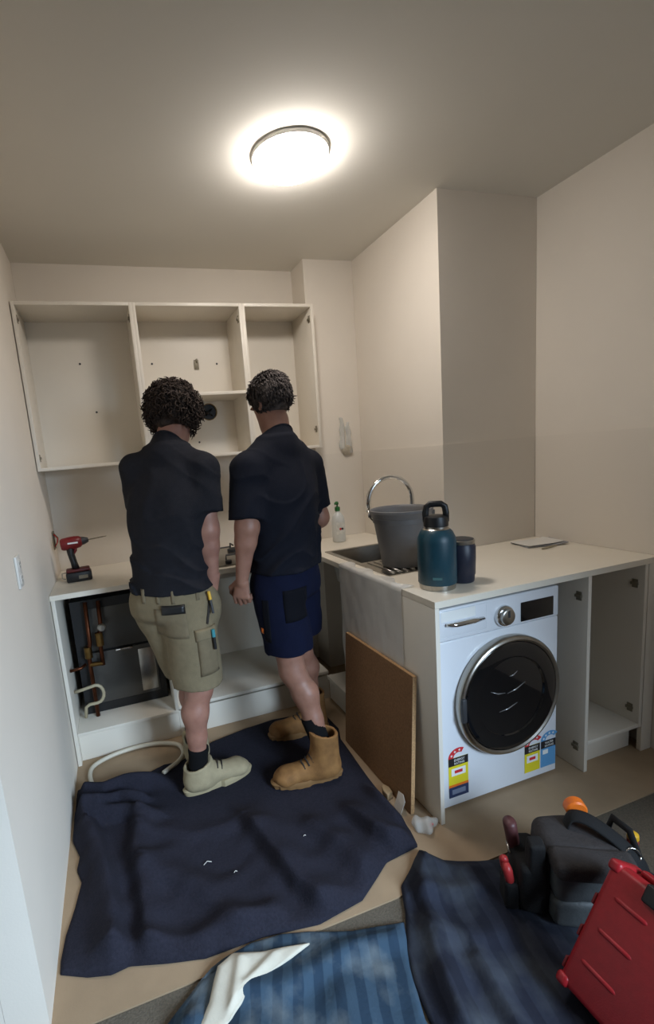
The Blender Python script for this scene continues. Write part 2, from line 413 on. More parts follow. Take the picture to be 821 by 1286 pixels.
# ---------------------------------------------------------------- wall cabinets (three open carcasses)
T = .017
ZT, ZB, DU = 2.312, 1.487, .307
def screws(parent, pts, y):
    for p in pts: MB().lathe([(.006, 0), (.006, .002), (.003, .003)], (p[0], y, p[1]), 12, axis='y').build('screw_cap', M_dgrey, parent)
def hinge(parent, x, y, z, side):
    s_ = side
    MB().box((min(x, x+s_*.003), y-.018, z-.019), (max(x, x+s_*.003), y+.006, z+.019)).box((min(x, x+s_*.008), y-.020, z-.006), (max(x, x+s_*.007), y+.010, z+.006)).build('hinge_plate', M_steel_d, parent, bevel=.001)
M_steel_d = mat('hinge_metal', (132, 124, 106), .5, .35)
def wall_unit(x0, x1, label, shelf=None, duct=False, caps=(), hinges=()):
    u = thing('wall_cabinet', label, 'cabinet', ((x0+x1)/2, -DU/2, ZB), group=None)
    box('side_panel', (x0, -DU, ZB), (x0+T, -.001, ZT), M_mel, u, .0008); box('side_panel', (x1-T, -DU, ZB), (x1, -.001, ZT), M_mel, u, .0008)
    box('top_panel', (x0+T, -DU, ZT-T), (x1-T, -.001, ZT), M_mel, u, .0008); box('bottom_panel', (x0+T, -DU, ZB), (x1-T, -.001, ZB+T), M_mel, u, .0008)
    if duct:
        bk = MB(); cx, cz, rr = .99, 1.765, .052; N = 40; ring = [(cx+rr*math.cos(2*math.pi*k/N), cz+rr*math.sin(2*math.pi*k/N)) for k in range(N)]
        X0, X1, Z0, Z1 = x0+T, x1-T, ZB+T, ZT-T
        V = [(p[0], -.012, p[1]) for p in ring]; O = []
        for k in range(N):
            a = 2*math.pi*k/N; dx, dz = math.cos(a), math.sin(a)
            t = min(((X1-cx)/dx if dx > 1e-9 else (X0-cx)/dx if dx < -1e-9 else 9), ((Z1-cz)/dz if dz > 1e-9 else (Z0-cz)/dz if dz < -1e-9 else 9))
            O.append((cx+dx*t, -.012, cz+dz*t))
        Fc = [(k, (k+1) % N, N+(k+1) % N, N+k) for k in range(N)]
        V2 = V+O+[(p[0], -.002, p[1]) for p in ring]
        Fc += [(k, 2*N+k, 2*N+(k+1) % N, (k+1) % N) for k in range(N)]
        for (qx, qz) in ((X0, Z0), (X1, Z0), (X1, Z1), (X0, Z1)):       # fill the four corners of the fan
            V2.append((qx, -.012, qz)); a = math.atan2(qz-cz, qx-cx) % (2*math.pi); k = int(a/(2*math.pi/N)) % N
            Fc.append((N+k, N+(k+1) % N, len(V2)-1))
        mesh_obj('back_panel', V2, Fc, M_mel, u)
        d = MB().lathe([(.051, .001), (.051, .016), (.047, .016), (.047, .001)], (cx, -.002, cz), 40, axis='y', close=True).build('duct_collar', M_brass, u, smooth='auto')
        MB().tube([(cx-.02, -.004, cz-.02), (cx, -.02, cz), (cx+.018, -.012, cz+.014)], .006, 8).tube([(cx-.03, -.006, cz+.01), (cx-.004, -.018, cz-.006), (cx+.02, -.01, cz-.024)], .005, 8).build('cable', M_black, d, smooth=True)
        MB().box((cx-.046, -.0025, cz-.046), (cx+.046, -.0015, cz+.046)).build('duct_hole_shade', M_black, u)  # added black sheet standing in for the shade inside the duct hole
    else:
        box('back_panel', (x0+T, -.012, ZB+T), (x1-T, -.002, ZT-T), M_mel, u)
    if shelf: box('shelf', (x0+T, -DU+.002, shelf-T), (x1-T, -.013, shelf), M_mel, u, .0008)
    screws(u, caps, -.012)
    for (hx, hz, sd) in hinges: hinge(u, hx, -DU+.035, hz, sd)
    return u
XA, XB, XC, XD = .005, .5785, 1.1724, 1.606
wall_unit(XA, XB, 'empty white wall cabinet with one wide tall bay beside the left wall', caps=((.277, 2.07), (.33, 1.80)), hinges=((XA+T, 2.235, 1), (XA+T, 1.555, 1), (XB-T, 2.24, -1)))
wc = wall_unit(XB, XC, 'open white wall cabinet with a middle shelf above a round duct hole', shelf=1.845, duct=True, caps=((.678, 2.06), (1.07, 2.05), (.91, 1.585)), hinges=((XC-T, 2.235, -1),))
wall_unit(XC, XD, 'narrow empty white wall cabinet next to the projecting wall', hinges=((XD-T, 2.235, -1), (XD-T, 1.60, -1)))
MB().box((.928, -.02, 2.02), (.956, -.013, 2.075)).box((.940, -.030, 2.06), (.950, -.013, 2.08)).build('hanging_bracket', M_steel_d, wc, bevel=.002)
box('trim_1', (XA, -.02, ZT+.0005), (XD, -.002, ZT+.012), M_mel)['kind'] = 'structure'

# ---------------------------------------------------------------- base cabinets
ZC, ZW = .875, .90
u = thing('base_cabinet', 'white base cabinet holding the dark appliance and pipes by left wall', 'cabinet', (.27, -.3, 0))
box('end_panel', (.004, -.60, 0), (.022, -.004, ZC-.001), M_mel, u, .0008)
box('divider', (.518, -.585, .167), (.534, -.004, ZC-.001), M_mel, u, .0008)
box('bottom_panel', (.0225, -.585, .150), (.534, -.004, .166), M_mel, u, .0008)
box('kickboard', (.0225, -.558, .001), (.534, -.542, .149), M_mel, u, .0008)
u = thing('base_cabinet', 'empty open white base cabinet behind the two men', 'cabinet', (.95, -.3, 0))
box('bottom_panel', (.535, -.585, .168), (1.42, -.022, .186), M_mel, u, .0008)
box('kickboard', (.535, -.558, .001), (1.43, -.542, .145), M_mel, u, .0008)
box('back_panel', (.535, -.020, .168), (1.60, -.004, ZC-.001), M_mel, u)
box('front_rail', (.535, -.585, .845), (1.384, -.567, ZC-.001), M_mel, u, .0008)
for x in (.62, 1.1): MB().lathe([(.02, 0), (.02, .006), (.012, .01), (.012, .15), (.022, .154), (.022, .167)], (x, -.47, .0005), 16).build('leg', M_black, u, smooth='auto')
u = thing('sink_cabinet', 'white open sink cabinet in the corner under the steel sink', 'cabinet', (1.66, -.9, 0))
box('side_panel', (1.4045, -.923, .167), (1.92, -.905, .70), M_mel, u, .0008)
box('kickboard', (1.432, -1.005, .001), (1.448, -.562, .149), M_mel, u, .0008)
box('bottom_panel', (1.4025, -1.005, .150), (1.92, -.60, .166), M_mel, u)
u = thing('end_panel', 'long white side panel under worktop, half covered in plastic film', 'panel', (1.393, -1.27, 0))
box('board', (1.384, -1.6355, .001), (1.402, -.905, ZC-.001), M_mel, u, .0008)
ny_, nz_ = 40, 44; V = []; Fc = []
for j in range(nz_+1):
    for i in range(ny_+1):
        y = -.895-.54*i/ny_; t = j/nz_
        z = .903 if j < 4 else .9015-.66*((j-4)/(nz_-4)); x = 1.386+.06*(1-j/4)*(.7+.3*math.sin(i*.5)) if j < 4 else 1.382
        wob = .0026*(math.sin(9*i/ny_+2.2*t)+math.sin(21*i/ny_+11*t+1)+.7*math.sin(40*i/ny_-17*t))
        V.append((x-abs(wob)*.8-(.001 if j >= 4 else 0), y, z+(abs(wob) if j < 4 else (.02*math.sin(i*.4)*t if j == nz_ else 0))))
for j in range(nz_):
    for i in range(ny_): a = j*(ny_+1)+i; Fc.append((a, a+1, a+ny_+2, a+ny_+1))
mesh_obj('protective_film', V, Fc, M_film, u, smooth=True, label='crinkled translucent plastic film')
u = thing('base_cabinet', 'open white base cabinet right of the washing machine with hinge plates', 'cabinet', (2.29, -1.3, 0))
box('side_panel', (2.1185, -1.6355, .001), (2.136, -1.02, ZC-.001), M_mel, u, .0008)
box('side_panel', (2.440, -1.6355, .125), (2.457, -1.02, ZC-.001), M_mel, u, .0008)
box('bottom_panel', (2.1365, -1.6355, .125), (2.4395, -1.02, .142), M_mel, u, .0008)
box('back_panel', (2.1365, -1.019, .125), (2.457, -1.008, ZC-.001), M_mel, u)
box('kickboard', (2.1365, -1.585, .001), (2.457, -1.569, .124), M_mel, u, .0008)
for x, z, sd in ((2.1185, .785, -1), (2.1185, .105, -1), (2.440, .785, -1), (2.440, .205, -1)): hinge(u, x, -1.59, z, sd)
u = MB().box((2.462, -1.6355, .001), (2.5235, -1.615, ZC-.001)).build('filler_panel', M_mel, bevel=.001)
tag(u, 'narrow white filler panel closing the gap to the right wall', 'panel')
# continuous worktop with a cut-out for the sink bowl
HX0, HX1, HY0, HY1 = 1.47, 1.79, -.96, -.62
wt = MB()
for (x0, y0, x1, y1) in ((.002, -.6065, NX-.001, -.001), (NX-.001, -.6065, WX-.007, NY-.007), (1.384, -1.6355, HX0, -.6065), (HX1, -1.6355, WX-.007, -.6065), (HX0, -1.6355, HX1, HY0), (HX0, HY1, HX1, -.6065), (WX-.007, -1.6355, W2-.007, WY-.007)):
    wt.box((x0, y0, ZC), (x1, y1, ZW))
tag(wt.build('worktop', M_top), 'cream laminate worktop running from the drill round to the right wall', 'worktop')

# ---------------------------------------------------------------- sink, tap, cooktop
s = thing('kitchen_sink', 'inset stainless steel sink with drainer under the grey bucket', 'sink', (1.63, -.92, .9))
rim = MB(); zr = .9005
for (x0, y0, x1, y1) in ((1.445, -1.245, HX0, -.595), (HX1, -1.245, 1.82, -.595), (HX0, HY1, HX1, -.595)): rim.box((x0, y0, zr), (x1, y1, zr+.004))
rim.build('rim', M_steel, s)
dr = MB(); dr.box((HX0, -1.245, zr), (HX1, HY0, zr+.003)); dr.build('drainer', M_steel, s)
for i in range(9): MB().tube([(1.495+.034*i, -1.22, zr+.004), (1.495+.034*i, -.985, zr+.004)], .004, 8).build('drainer_rib', M_steel, s, smooth=True)
b = MB(); n = 1e-3; zb = .735
b.raw([(HX0+n, HY0+n, zr+.003), (HX1-n, HY0+n, zr+.003), (HX1-n, HY1-n, zr+.003), (HX0+n, HY1-n, zr+.003), (HX0+.02, HY0+.02, zb), (HX1-.02, HY0+.02, zb), (HX1-.02, HY1-.02, zb), (HX0+.02, HY1-.02, zb)],
      [(0, 1, 5, 4), (1, 2, 6, 5), (2, 3, 7, 6), (3, 0, 4, 7), (4, 5, 6, 7)])
bw = b.build('bowl', M_steel, s)
MB().lathe([(.001, .003), (.02, .002), (.036, .001), (.04, .004), (.042, .001)], ((HX0+HX1)/2, (HY0+HY1)/2, zb+.0005), 24).build('drain', M_chrome, bw, smooth='auto')
t = thing('kitchen_tap', 'chrome gooseneck kitchen tap arching behind the grey bucket', 'tap', (1.865, -.83, .9))
MB().lathe([(.027, .0005), (.027, .008), (.021, .014), (.021, .085), (.016, .095)], (1.865, -.83, .9), 24).build('body', M_chrome, t, smooth='auto')
pts = [(1.865, -.83, .99), (1.865, -.83, 1.10), (1.865, -.83, 1.175)]
for a in np.linspace(0, math.pi*.98, 16)[1:]: pts.append((1.7425+.1225*math.cos(a), -.83+.03*(1-math.cos(a))/2, 1.175+.125*math.sin(a)))
pts.append((1.617, -.80, 1.125))
MB().tube(pts, .0125, 14).build('spout', M_chrome, t, smooth=True)
MB().tube([(1.865, -.808, .95), (1.862, -.785, .955), (1.855, -.735, .985)], [.011, .009, .006], 12).build('lever', M_chrome, t, smooth=True)
c = thing('cooktop', 'stainless steel cooktop set in worktop between the two men', 'cooktop', (.86, -.32, .9))
box('steel_tray', (.575, -.57, .9005), (1.145, -.07, .909), M_steel, c, .003)
for bx, by in ((.70, -.44), (1.02, -.44), (.70, -.20), (1.02, -.20)):
    MB().lathe([(.045, 0), (.045, .012), (.03, .018), (.001, .018)], (bx, by, .909), 24).build('burner', M_dgrey, c, smooth='auto')
    g = MB()
    for a in range(4): dx, dy = math.cos(a*math.pi/2), math.sin(a*math.pi/2); g.tube([(bx+dx*.03, by+dy*.03, .937), (bx+dx*.11, by+dy*.11, .937), (bx+dx*.112, by+dy*.112, .9095)], .005, 6)
    g.build('pan_support', M_dgrey, c)
for i in range(4): MB().lathe([(.018, 0), (.018, .016), (.014, .02), (.001, .02)], (.72+.09*i, -.535, .909), 20).build('knob', M_black, c, smooth='auto')

# ---------------------------------------------------------------- appliance and plumbing in the left base cabinet
M_gpan = mat('appliance_grey_panel', (84, 82, 79), .3, .3, var=.12, scale=5)
a_ = thing('underbench_appliance', 'dark grey boxed appliance inside the open base cabinet by left wall', 'appliance', (.28, -.2, .166))
box('casing', (.06, -.385, .1665), (.50, -.05, .80), M_black, a_, .006)
fr = MB()
for q in (((.06, -.40, .167), (.50, -.386, .215)), ((.06, -.40, .75), (.50, -.386, .80)), ((.06, -.40, .215), (.125, -.386, .75)), ((.465, -.40, .215), (.50, -.386, .75))): fr.box(*q)
fr.build('bezel', M_black, a_)
box('upper_panel', (.126, -.396, .515), (.464, -.386, .749), M_gpan, a_, .003); lp = box('lower_panel', (.126, -.402, .216), (.464, -.386, .505), M_gpan, a_, .003)
box('pull_handle', (.255, -.416, .497), (.345, -.396, .507), M_chrome, a_, .003); box('vent_plate', (.37, -.405, .235), (.455, -.4025, .48), M_steel, lp, .001)
p = thing('copper_pipework', 'tarnished copper pipes and valve at left inside open base cabinet', 'pipe', (.17, -.45, .18))
MB().tube([(.12, -.44, .1665), (.12, -.44, .52), (.135, -.44, .58), (.14, -.44, .80)], .011, 12).build('riser_pipe', M_copper, p, smooth=True)
MB().tube([(.185, -.45, .45), (.185, -.45, .60), (.20, -.45, .66), (.205, -.45, .80)], .011, 12).build('riser_pipe', M_copper, p, smooth=True)
MB().cyl((.120, -.44, .50), (.120, -.44, .56), .02).cyl((.185, -.45, .56), (.185, -.45, .63), .02).cyl((.12, -.44, .46), (.185, -.45, .46), .012).build('valve_body', M_brass, p, smooth='auto')
MB().lathe([(.001, 0), (.02, .002), (.022, .012), (.016, .02), (.001, .021)], (.205, -.462, .66), 16, axis='y').build('valve_knob', M_steel, p, smooth='auto')
h = MB(); L_ = [(.026, -.46, .335), (.07, -.47, .345), (.12, -.475, .355)]
for q in np.linspace(math.pi/2, -math.pi/2, 9): L_.append((.13+.038*math.cos(q), -.475, .307+.05*math.sin(q)))
L_ += [(.09, -.47, .255), (.07, -.46, .24), (.06, -.45, .178)]
tag(h.tube(L_, .0085, 10).build('drain_hose', M_cream, smooth=True), 'short pale curled hose beside copper pipes in base cabinet', 'hose')
tag(MB().tube([(.026, -.50, .47), (.08, -.50, .475), (.10, -.47, .478)], .008, 10).build('water_pipe', M_copper, smooth=True), 'thin horizontal copper stub coming out of cabinet side panel', 'pipe')
# ---------------------------------------------------------------- washing machine
WX0, WX1, WYF = 1.4221, 2.0201, -1.5834
wm_ = thing('washing_machine', 'white front-loading washing machine with dark round door under worktop', 'washing machine', ((WX0+WX1)/2, -1.28, 0))
box('body', (WX0, WYF+.02, .012), (WX1, -1.03, .845), M_enamel, wm_, .006, seg=3)
box('front_panel', (WX0, WYF, .012), (WX1, WYF+.0195, .715), M_enamel, wm_, .005, seg=3)
cp = box('control_panel', (WX0, WYF-.002, .7165), (WX1, WYF+.0195, .845), M_enamel, wm_, .006, seg=3)
for x in (WX0+.05, WX1-.05):
    for y in (WYF+.06, -1.08): MB().lathe([(.022, .0005), (.022, .006), (.01, .008), (.01, .013)], (x, y, 0), 16).build('foot', M_black, wm_)
dw = box('detergent_drawer', (1.437, WYF-.006, .735), (1.652, WYF-.0021, .838), M_enamel, wm_, .003)
MB().tube([(1.462, WYF-.012, .786), (1.50, WYF-.018, .783), (1.58, WYF-.018, .783), (1.635, WYF-.012, .781)], [.006, .010, .011, .007], 10).build('handle', M_chrome, dw, smooth=True)
box('sticker', (1.444, WYF-.0068, .797), (1.60, WYF-.0062, .836), M_lwhite, dw)
k_ = MB().lathe([(.043, 0), (.043, .010), (.039, .016), (.033, .017)], (1.737, WYF-.002, .770), 40, axis='y').build('programme_dial', M_chrome, wm_, smooth='auto')
MB().lathe([(.033, .015), (.031, .028), (.027, .030), (.001, .030)], (1.737, WYF-.002, .770), 40, axis='y').build('dial_cap', M_steel, k_, smooth='auto')
MB().box((1.733, WYF-.034, .770), (1.741, WYF-.0315, .797)).build('pointer', M_dgrey, k_)
box('display', (1.823, WYF-.0045, .727), (1.990, WYF-.0021, .806), M_screen, wm_, .002)
DCX, DCZ = 1.748, .440
MB().lathe([(.246, -.002), (.250, .008), (.250, .028), (.244, .036), (.236, .038), (.228, .034), (.228, .02)], (DCX, WYF, DCZ), 72, axis='y').build('door_ring', M_steel, wm_, smooth='auto')
dd = MB().lathe([(.228, .030), (.222, .037), (.200, .040), (.165, .036), (.158, .024)], (DCX, WYF, DCZ), 72, axis='y').build('door', M_glassd, wm_, smooth='auto')
M_bowl = mat('door_bowl_glass', (48, 50, 54), .05, spec=.8, coat=.6)
MB().lathe([(.158, .024), (.150, .014), (.120, .006), (.06, .018), (.02, .022), (.001, .023)], (DCX, WYF, DCZ+.01), 64, axis='y').build('bowl_glass', M_bowl, dd, smooth=True)
M_rib = mat('door_bowl_ridge', (150, 150, 150), .2, .5)
for (x0, z0, x1, z1) in ((-.10, .04, -.03, .02), (-.02, .015, .07, .045), (-.06, -.055, .03, -.035), (-.01, .085, .03, .10)):
    MB().tube([(DCX+x0, WYF-.030, DCZ+z0), (DCX+(x0+x1)/2, WYF-.029, DCZ+(z0+z1)/2-.006), (DCX+x1, WYF-.030, DCZ+z1)], [.001, .003, .001], 8).build('bowl_ridge', M_rib, dd, smooth=True)
MB().box((DCX-.247, WYF-.046, DCZ-.05), (DCX-.225, WYF-.030, DCZ+.05)).build('door_grip', M_dgrey, dd, bevel=.006)
def rating(name, cx, z0, wd, ht, blue=False, strip=False, head='ENERGY', arc_full=False):
    y0, y1 = WYF-.0012, WYF-.0004
    main = M_lblue if blue else M_yel
    lb = box(name, (cx-wd/2, y0, z0), (cx+wd/2, y1, z0+ht), main, wm_)
    zz = z0+ht
    hd = box('header', (cx-wd/2, y0-.0006, zz-.034), (cx+wd/2, y0, zz), M_lblack, lb)
    txt('lettering', head, .0135, M_lwhite, lb, (cx+.004, y0-.001, zz-.011), FRONT); txt('lettering', 'RATING', .0135, M_lwhite, lb, (cx+.004, y0-.001, zz-.025), FRONT)
    if not blue:
        box('figure_panel', (cx-wd*.36, y0-.0006, zz-.078), (cx+wd*.36, y0, zz-.046), M_lwhite, lb)
        box('figure', (cx-wd*.2, y0-.001, zz-.068), (cx+wd*.2, y0-.0007, zz-.055), M_lred, lb)
    else: box('figure_panel', (cx-wd*.38, y0-.0006, zz-.062), (cx-wd*.02, y0, zz-.042), M_lwhite, lb)
    if strip:
        box('lower_strip', (cx-wd/2, y0-.0006, z0), (cx+wd/2, y0, z0+.046), M_lnavy, lb); box('orange_band', (cx-wd/2, y0-.0007, z0+.046), (cx+wd/2, y0, z0+.056), M_orange, lb)
        box('lower_print', (cx-wd*.34, y0-.001, z0+.013), (cx+wd*.34, y0-.0007, z0+.034), mat('label_slate', (120, 130, 152), .5), lb)
    P_ = []; R0, R1 = .026, .050; ax_, az = cx-wd/2+R1, zz
    for a in np.linspace(math.pi, .62 if arc_full else 1.05, 12): P_.append((ax_+R1*math.cos(a), az+.0002+R1*.8*math.sin(a)))
    for a in np.linspace(.62 if arc_full else 1.05, math.pi, 12): P_.append((ax_+R0*math.cos(a), az+.0002+R0*.8*math.sin(a)))
    n = 12; V = [(p[0], y0, p[1]) for p in P_]+[(p[0], y1, p[1]) for p in P_]
    Fc = [(i, i+1, 2*n-2-i, 2*n-1-i) for i in range(n-1)]+[(2*n+2*n-1-i, 2*n+2*n-2-i, 2*n+i+1, 2*n+i) for i in range(n-1)]
    Fc += [(i, 2*n+i, 2*n+(i+1) % (2*n), (i+1) % (2*n)) for i in range(2*n)]
    ar = mesh_obj('star_arc', V, Fc, M_lblue if blue else M_lred, lb)
    for a in ((2.75, 2.1, 1.5) if not arc_full else (2.8, 2.25, 1.7, 1.15)):
        cx_, cz_ = ax_+.038*math.cos(a), az+.038*.8*math.sin(a)
        st = [(cx_+(.0062 if k % 2 == 0 else .0027)*math.sin(k*math.pi/5), cz_+(.0062 if k % 2 == 0 else .0027)*math.cos(k*math.pi/5)) for k in range(10)]
        MB().prism(st, y0-.0008, y0-.0001, 'y').build('star', M_lwhite, ar)
rating('energy_label', 1.511, .052, .094, .172, strip=True)
rating('energy_label', 1.888, .045, .082, .122, arc_full=True)
rating('water_label', 1.975, .045, .080, .122, blue=True, head='WATER', arc_full=True)

# ---------------------------------------------------------------- things on the worktop
BX, BY = 1.612, -1.105
bk = thing('bucket', 'grey plastic bucket standing on the sink drainer', 'bucket', (BX, BY, .9082))
R = lambda t: .100+.040*t
pf = [(.001, .004), (.098, .004), (.100, 0)]+[(R(t), .255*t) for t in np.linspace(.02, .80, 8)]+[(.137, .205), (.137, .225), (.143, .228), (.147, .248), (.151, .252), (.151, .262), (.146, .264), (.140, .258), (.138, .25)]
pf += [(R(t)-.004, .255*t+.004) for t in np.linspace(.9, .03, 6)]+[(.001, .009)]
pf = [(a*.95, b) for a, b in pf]
MB().lathe(pf, (0, 0, 0), 56).build('pail', M_grey_bucket, bk, smooth='auto', local=True)
hb = []
for a in np.linspace(-.5, math.pi+.5-.0, 24):
    pass
for a in np.linspace(0, math.pi, 24): hb.append((.143*math.cos(a), -.145*math.sin(a)*.99-.004, .236-.075*math.sin(a)))
MB().tube(hb, .0035, 8).build('bail_handle', M_dgrey, bk, smooth=True, local=True); bk.rotation_euler = (0, 0, math.radians(150))
for sx in (-1, 1): MB().cyl((sx*.133, 0, .238), (sx*.149, 0, .238), .011, n=14).build('handle_lug', M_grey_bucket, bk, local=True)

wb = thing('water_bottle', 'large teal insulated steel bottle with black loop cap', 'bottle', (1.513, -1.485, .9005))
MB().lathe([(.001, .002), (.064, .002), (.067, 0), (.069, .014), (.0695, .020)], n=48).build('steel_base', M_steel, wb, smooth='auto', local=True)
MB().lathe([(.0695, .0201), (.072, .024), (.072, .185), (.070, .200), (.060, .222), (.050, .232)], n=48).build('flask_body', M_teal, wb, smooth='auto', local=True)
MB().lathe([(.050, .232), (.0455, .236), (.0455, .243)], n=48).build('steel_neck', M_steel, wb, smooth='auto', local=True)
cb_ = MB().lathe([(.0455, .2435), (.046, .262), (.042, .280), (.030, .285), (.001, .285)], n=40).build('cap', M_black, wb, smooth='auto', local=True)
hp = [(-.036, 0, .26), (-.037, 0, .295), (-.033, 0, .318), (-.020, 0, .328), (.020, 0, .328), (.033, 0, .318), (.037, 0, .295), (.036, 0, .26)]
MB().tube(hp, .0095, 10, flat=1.3).build('loop_handle', M_black, cb_, smooth=True, local=True)
MB().box((-.017, -.0728, .046), (.017, -.0712, .056)).build('logo', mat('logo_teal', (66, 104, 106), .5), wb, local=True, label='faint pale maker mark near the base')
wb.rotation_euler = (0, 0, math.radians(-37))
tm = thing('tumbler', 'short dark navy insulated tumbler beside the teal bottle', 'tumbler', (1.640, -1.472, .9005))
MB().lathe([(.001, .001), (.044, .001), (.0465, .004), (.049, .03), (.051, .033), (.053, .10), (.053, .145), (.050, .150), (.050, .156)], n=40).build('cup_body', M_navyc, tm, smooth='auto', local=True)
MB().lathe([(.050, .156), (.0505, .158), (.0505, .170), (.047, .172)], n=40).build('steel_rim', M_steel, tm, smooth='auto', local=True)
MB().lathe([(.047, .166), (.046, .174), (.040, .176), (.001, .174)], n=40).build('lid', M_dgrey, tm, smooth='auto', local=True)
sb = thing('soap_bottle', 'clear dish soap bottle with a green pump on the worktop', 'bottle', (1.655, -.36, .9005))
MB().lathe([(.001, .001), (.036, .001), (.040, .006), (.041, .06), (.040, .13), (.036, .155), (.022, .178), (.014, .186), (.014, .195)], n=32).build('bottle_body', M_soap, sb, smooth='auto', local=True)
MB().lathe([(.0165, .193), (.0165, .215), (.012, .218), (.005, .22), (.005, .235), (.001, .235)], n=20).build('pump_collar', M_green, sb, smooth='auto', local=True)
MB().tube([(0, 0, .232), (0, 0, .244), (-.010, -.010, .246), (-.026, -.026, .243), (-.030, -.030, .236)], [.010, .009, .007, .006, .004], 10).build('pump_nozzle', M_green, sb, smooth=True, local=True)
lbv = []; 
for j in range(2):
    for i in range(9): a = -2.35+1.5*i/8; lbv.append((.0418*math.cos(a), .0418*math.sin(a), .05+.075*j))
mesh_obj('label', lbv, [(i, i+1, i+10, i+9) for i in range(8)], mat('soap_label', (216, 214, 204), .6, var=.1, scale=60, rgb2=(232, 230, 222)), sb, smooth=True, local=True)
for q, cc in ((-1.75, M_lred), (-1.45, M_dgrey)): MB().lathe([(.001, 0), (.007, 0), (.007, .0012), (.001, .0012)], (.0425*math.cos(q), .0425*math.sin(q)+.0005, .085), 12, axis='y').build('label_mark', cc, sb, local=True)

def sheet(name, cx, cy, z, wd, dp, rot, m_, curl, label, cat, thick=.0006, group=None):
    V = []; nx, ny = 14, 8
    for s_ in (0, 1):
        for j in range(ny+1):
            for i in range(nx+1):
                u_, v_ = i/nx-.5, j/ny-.5; x, y = u_*wd, v_*dp
                zz = z+curl*(max(0, u_-.1)**2*4+.25*max(0, -v_-.2)*2)+(.0 if s_ else -thick)
                V.append((cx+x*math.cos(rot)-y*math.sin(rot), cy+x*math.sin(rot)+y*math.cos(rot), zz+thick))
    n = (nx+1)*(ny+1); Fc = []
    for j in range(ny):
        for i in range(nx): a = j*(nx+1)+i; Fc += [(a+n, a+1+n, a+nx+2+n, a+nx+1+n), (a+nx+1, a+nx+2, a+1, a)]
    rim_ = [i for i in range(nx+1)]+[(j+1)*(nx+1)-1 for j in range(1, ny+1)]+[ny*(nx+1)+i for i in range(nx-1, -1, -1)]+[j*(nx+1) for j in range(ny-1, 0, -1)]
    for i in range(len(rim_)): a, b = rim_[i], rim_[(i+1) % len(rim_)]; Fc.append((a, b, b+n, a+n))
    return tag(mesh_obj(name, V, Fc, m_, smooth='auto'), label, cat, group)
sheet('instruction_booklet', 2.385, -1.155, .9008, .21, .15, -.25, M_print, .012, 'grey printed booklet lying under loose paper on the worktop', 'booklet', .005)
sheet('paper_sheet', 2.375, -1.15, .9105, .20, .14, -.12, M_paper, .010, 'loose white paper sheet lying on top of the printed booklet', 'paper')
tag(MB().tube([(2.29, -1.262, .9055), (2.36, -1.252, .9055), (2.40, -1.246, .9055)], [.0045, .0045, .002], 10).build('pencil', M_cream, smooth=True), 'pale pencil lying on worktop in front of papers', 'pencil')

dl = thing('impact_driver', 'red and black cordless impact driver standing on the worktop', 'power tool', (.125, -.345, .9005), (0, 0, math.radians(4)))
box('battery', (-.062, -.038, .001), (.066, .038, .052), M_black, dl, .008, local=True); box('battery_label', (.0, -.0388, .016), (.045, -.0375, .034), M_steel_d, dl, local=True)
box('foot_plate', (-.058, -.034, .052), (.060, .034, .068), mat('tool_dark_red', (86, 18, 20), .45), dl, .006, local=True)
MB().tube([(-.008, 0, .062), (-.014, 0, .10), (-.022, 0, .15), (-.022, 0, .185)], [.025, .021, .022, .026], 16, flat=.8).build('grip', M_black, dl, smooth=True, local=True)
MB().tube([(-.012, 0, .145), (.002, 0, .165), (.006, 0, .185)], [.008, .010, .008], 10).build('trigger', M_redt, dl, smooth=True, local=True)
MB().lathe([(.001, -.062), (.026, -.060), (.032, -.050), (.034, -.02), (.034, .012), (.030, .035), (.022, .045)], (0, 0, 0), 24).build('motor_housing', M_redt, dl, smooth='auto', local=True)
mh = [o for o in dl.children if o.name.startswith('motor_housing')][0]
mh.data.transform(Matrix.Translation((-.005, 0, .205)) @ Matrix.Rotation(math.radians(86), 4, 'Y'))
def axisx(prof, x0, z, m_, nm, par=dl):
    o = MB().lathe(prof, (0, 0, 0), 20).build(nm, m_, par, smooth='auto', local=True)
    o.data.transform(Matrix.Translation((x0, 0, z)) @ Matrix.Rotation(math.radians(86), 4, 'Y')); return o
axisx([(.022, 0), (.020, .012), (.014, .028), (.010, .034), (.001, .034)], .040, .2085, M_dgrey, 'chuck'); axisx([(.0035, 0), (.003, .07), (.0022, .09), (.001, .096)], .072, .211, M_steel_d, 'driver_bit')
box('maker_stripe', (-.03, -.0352, .204), (.02, -.0335, .212), M_lwhite, dl, local=True)
MB().tube([(-.058, -.036, .058), (-.078, -.036, .056), (-.080, -.036, .03), (-.064, -.036, .024)], .003, 8).build('belt_hook', M_steel_d, dl, smooth=True, local=True)

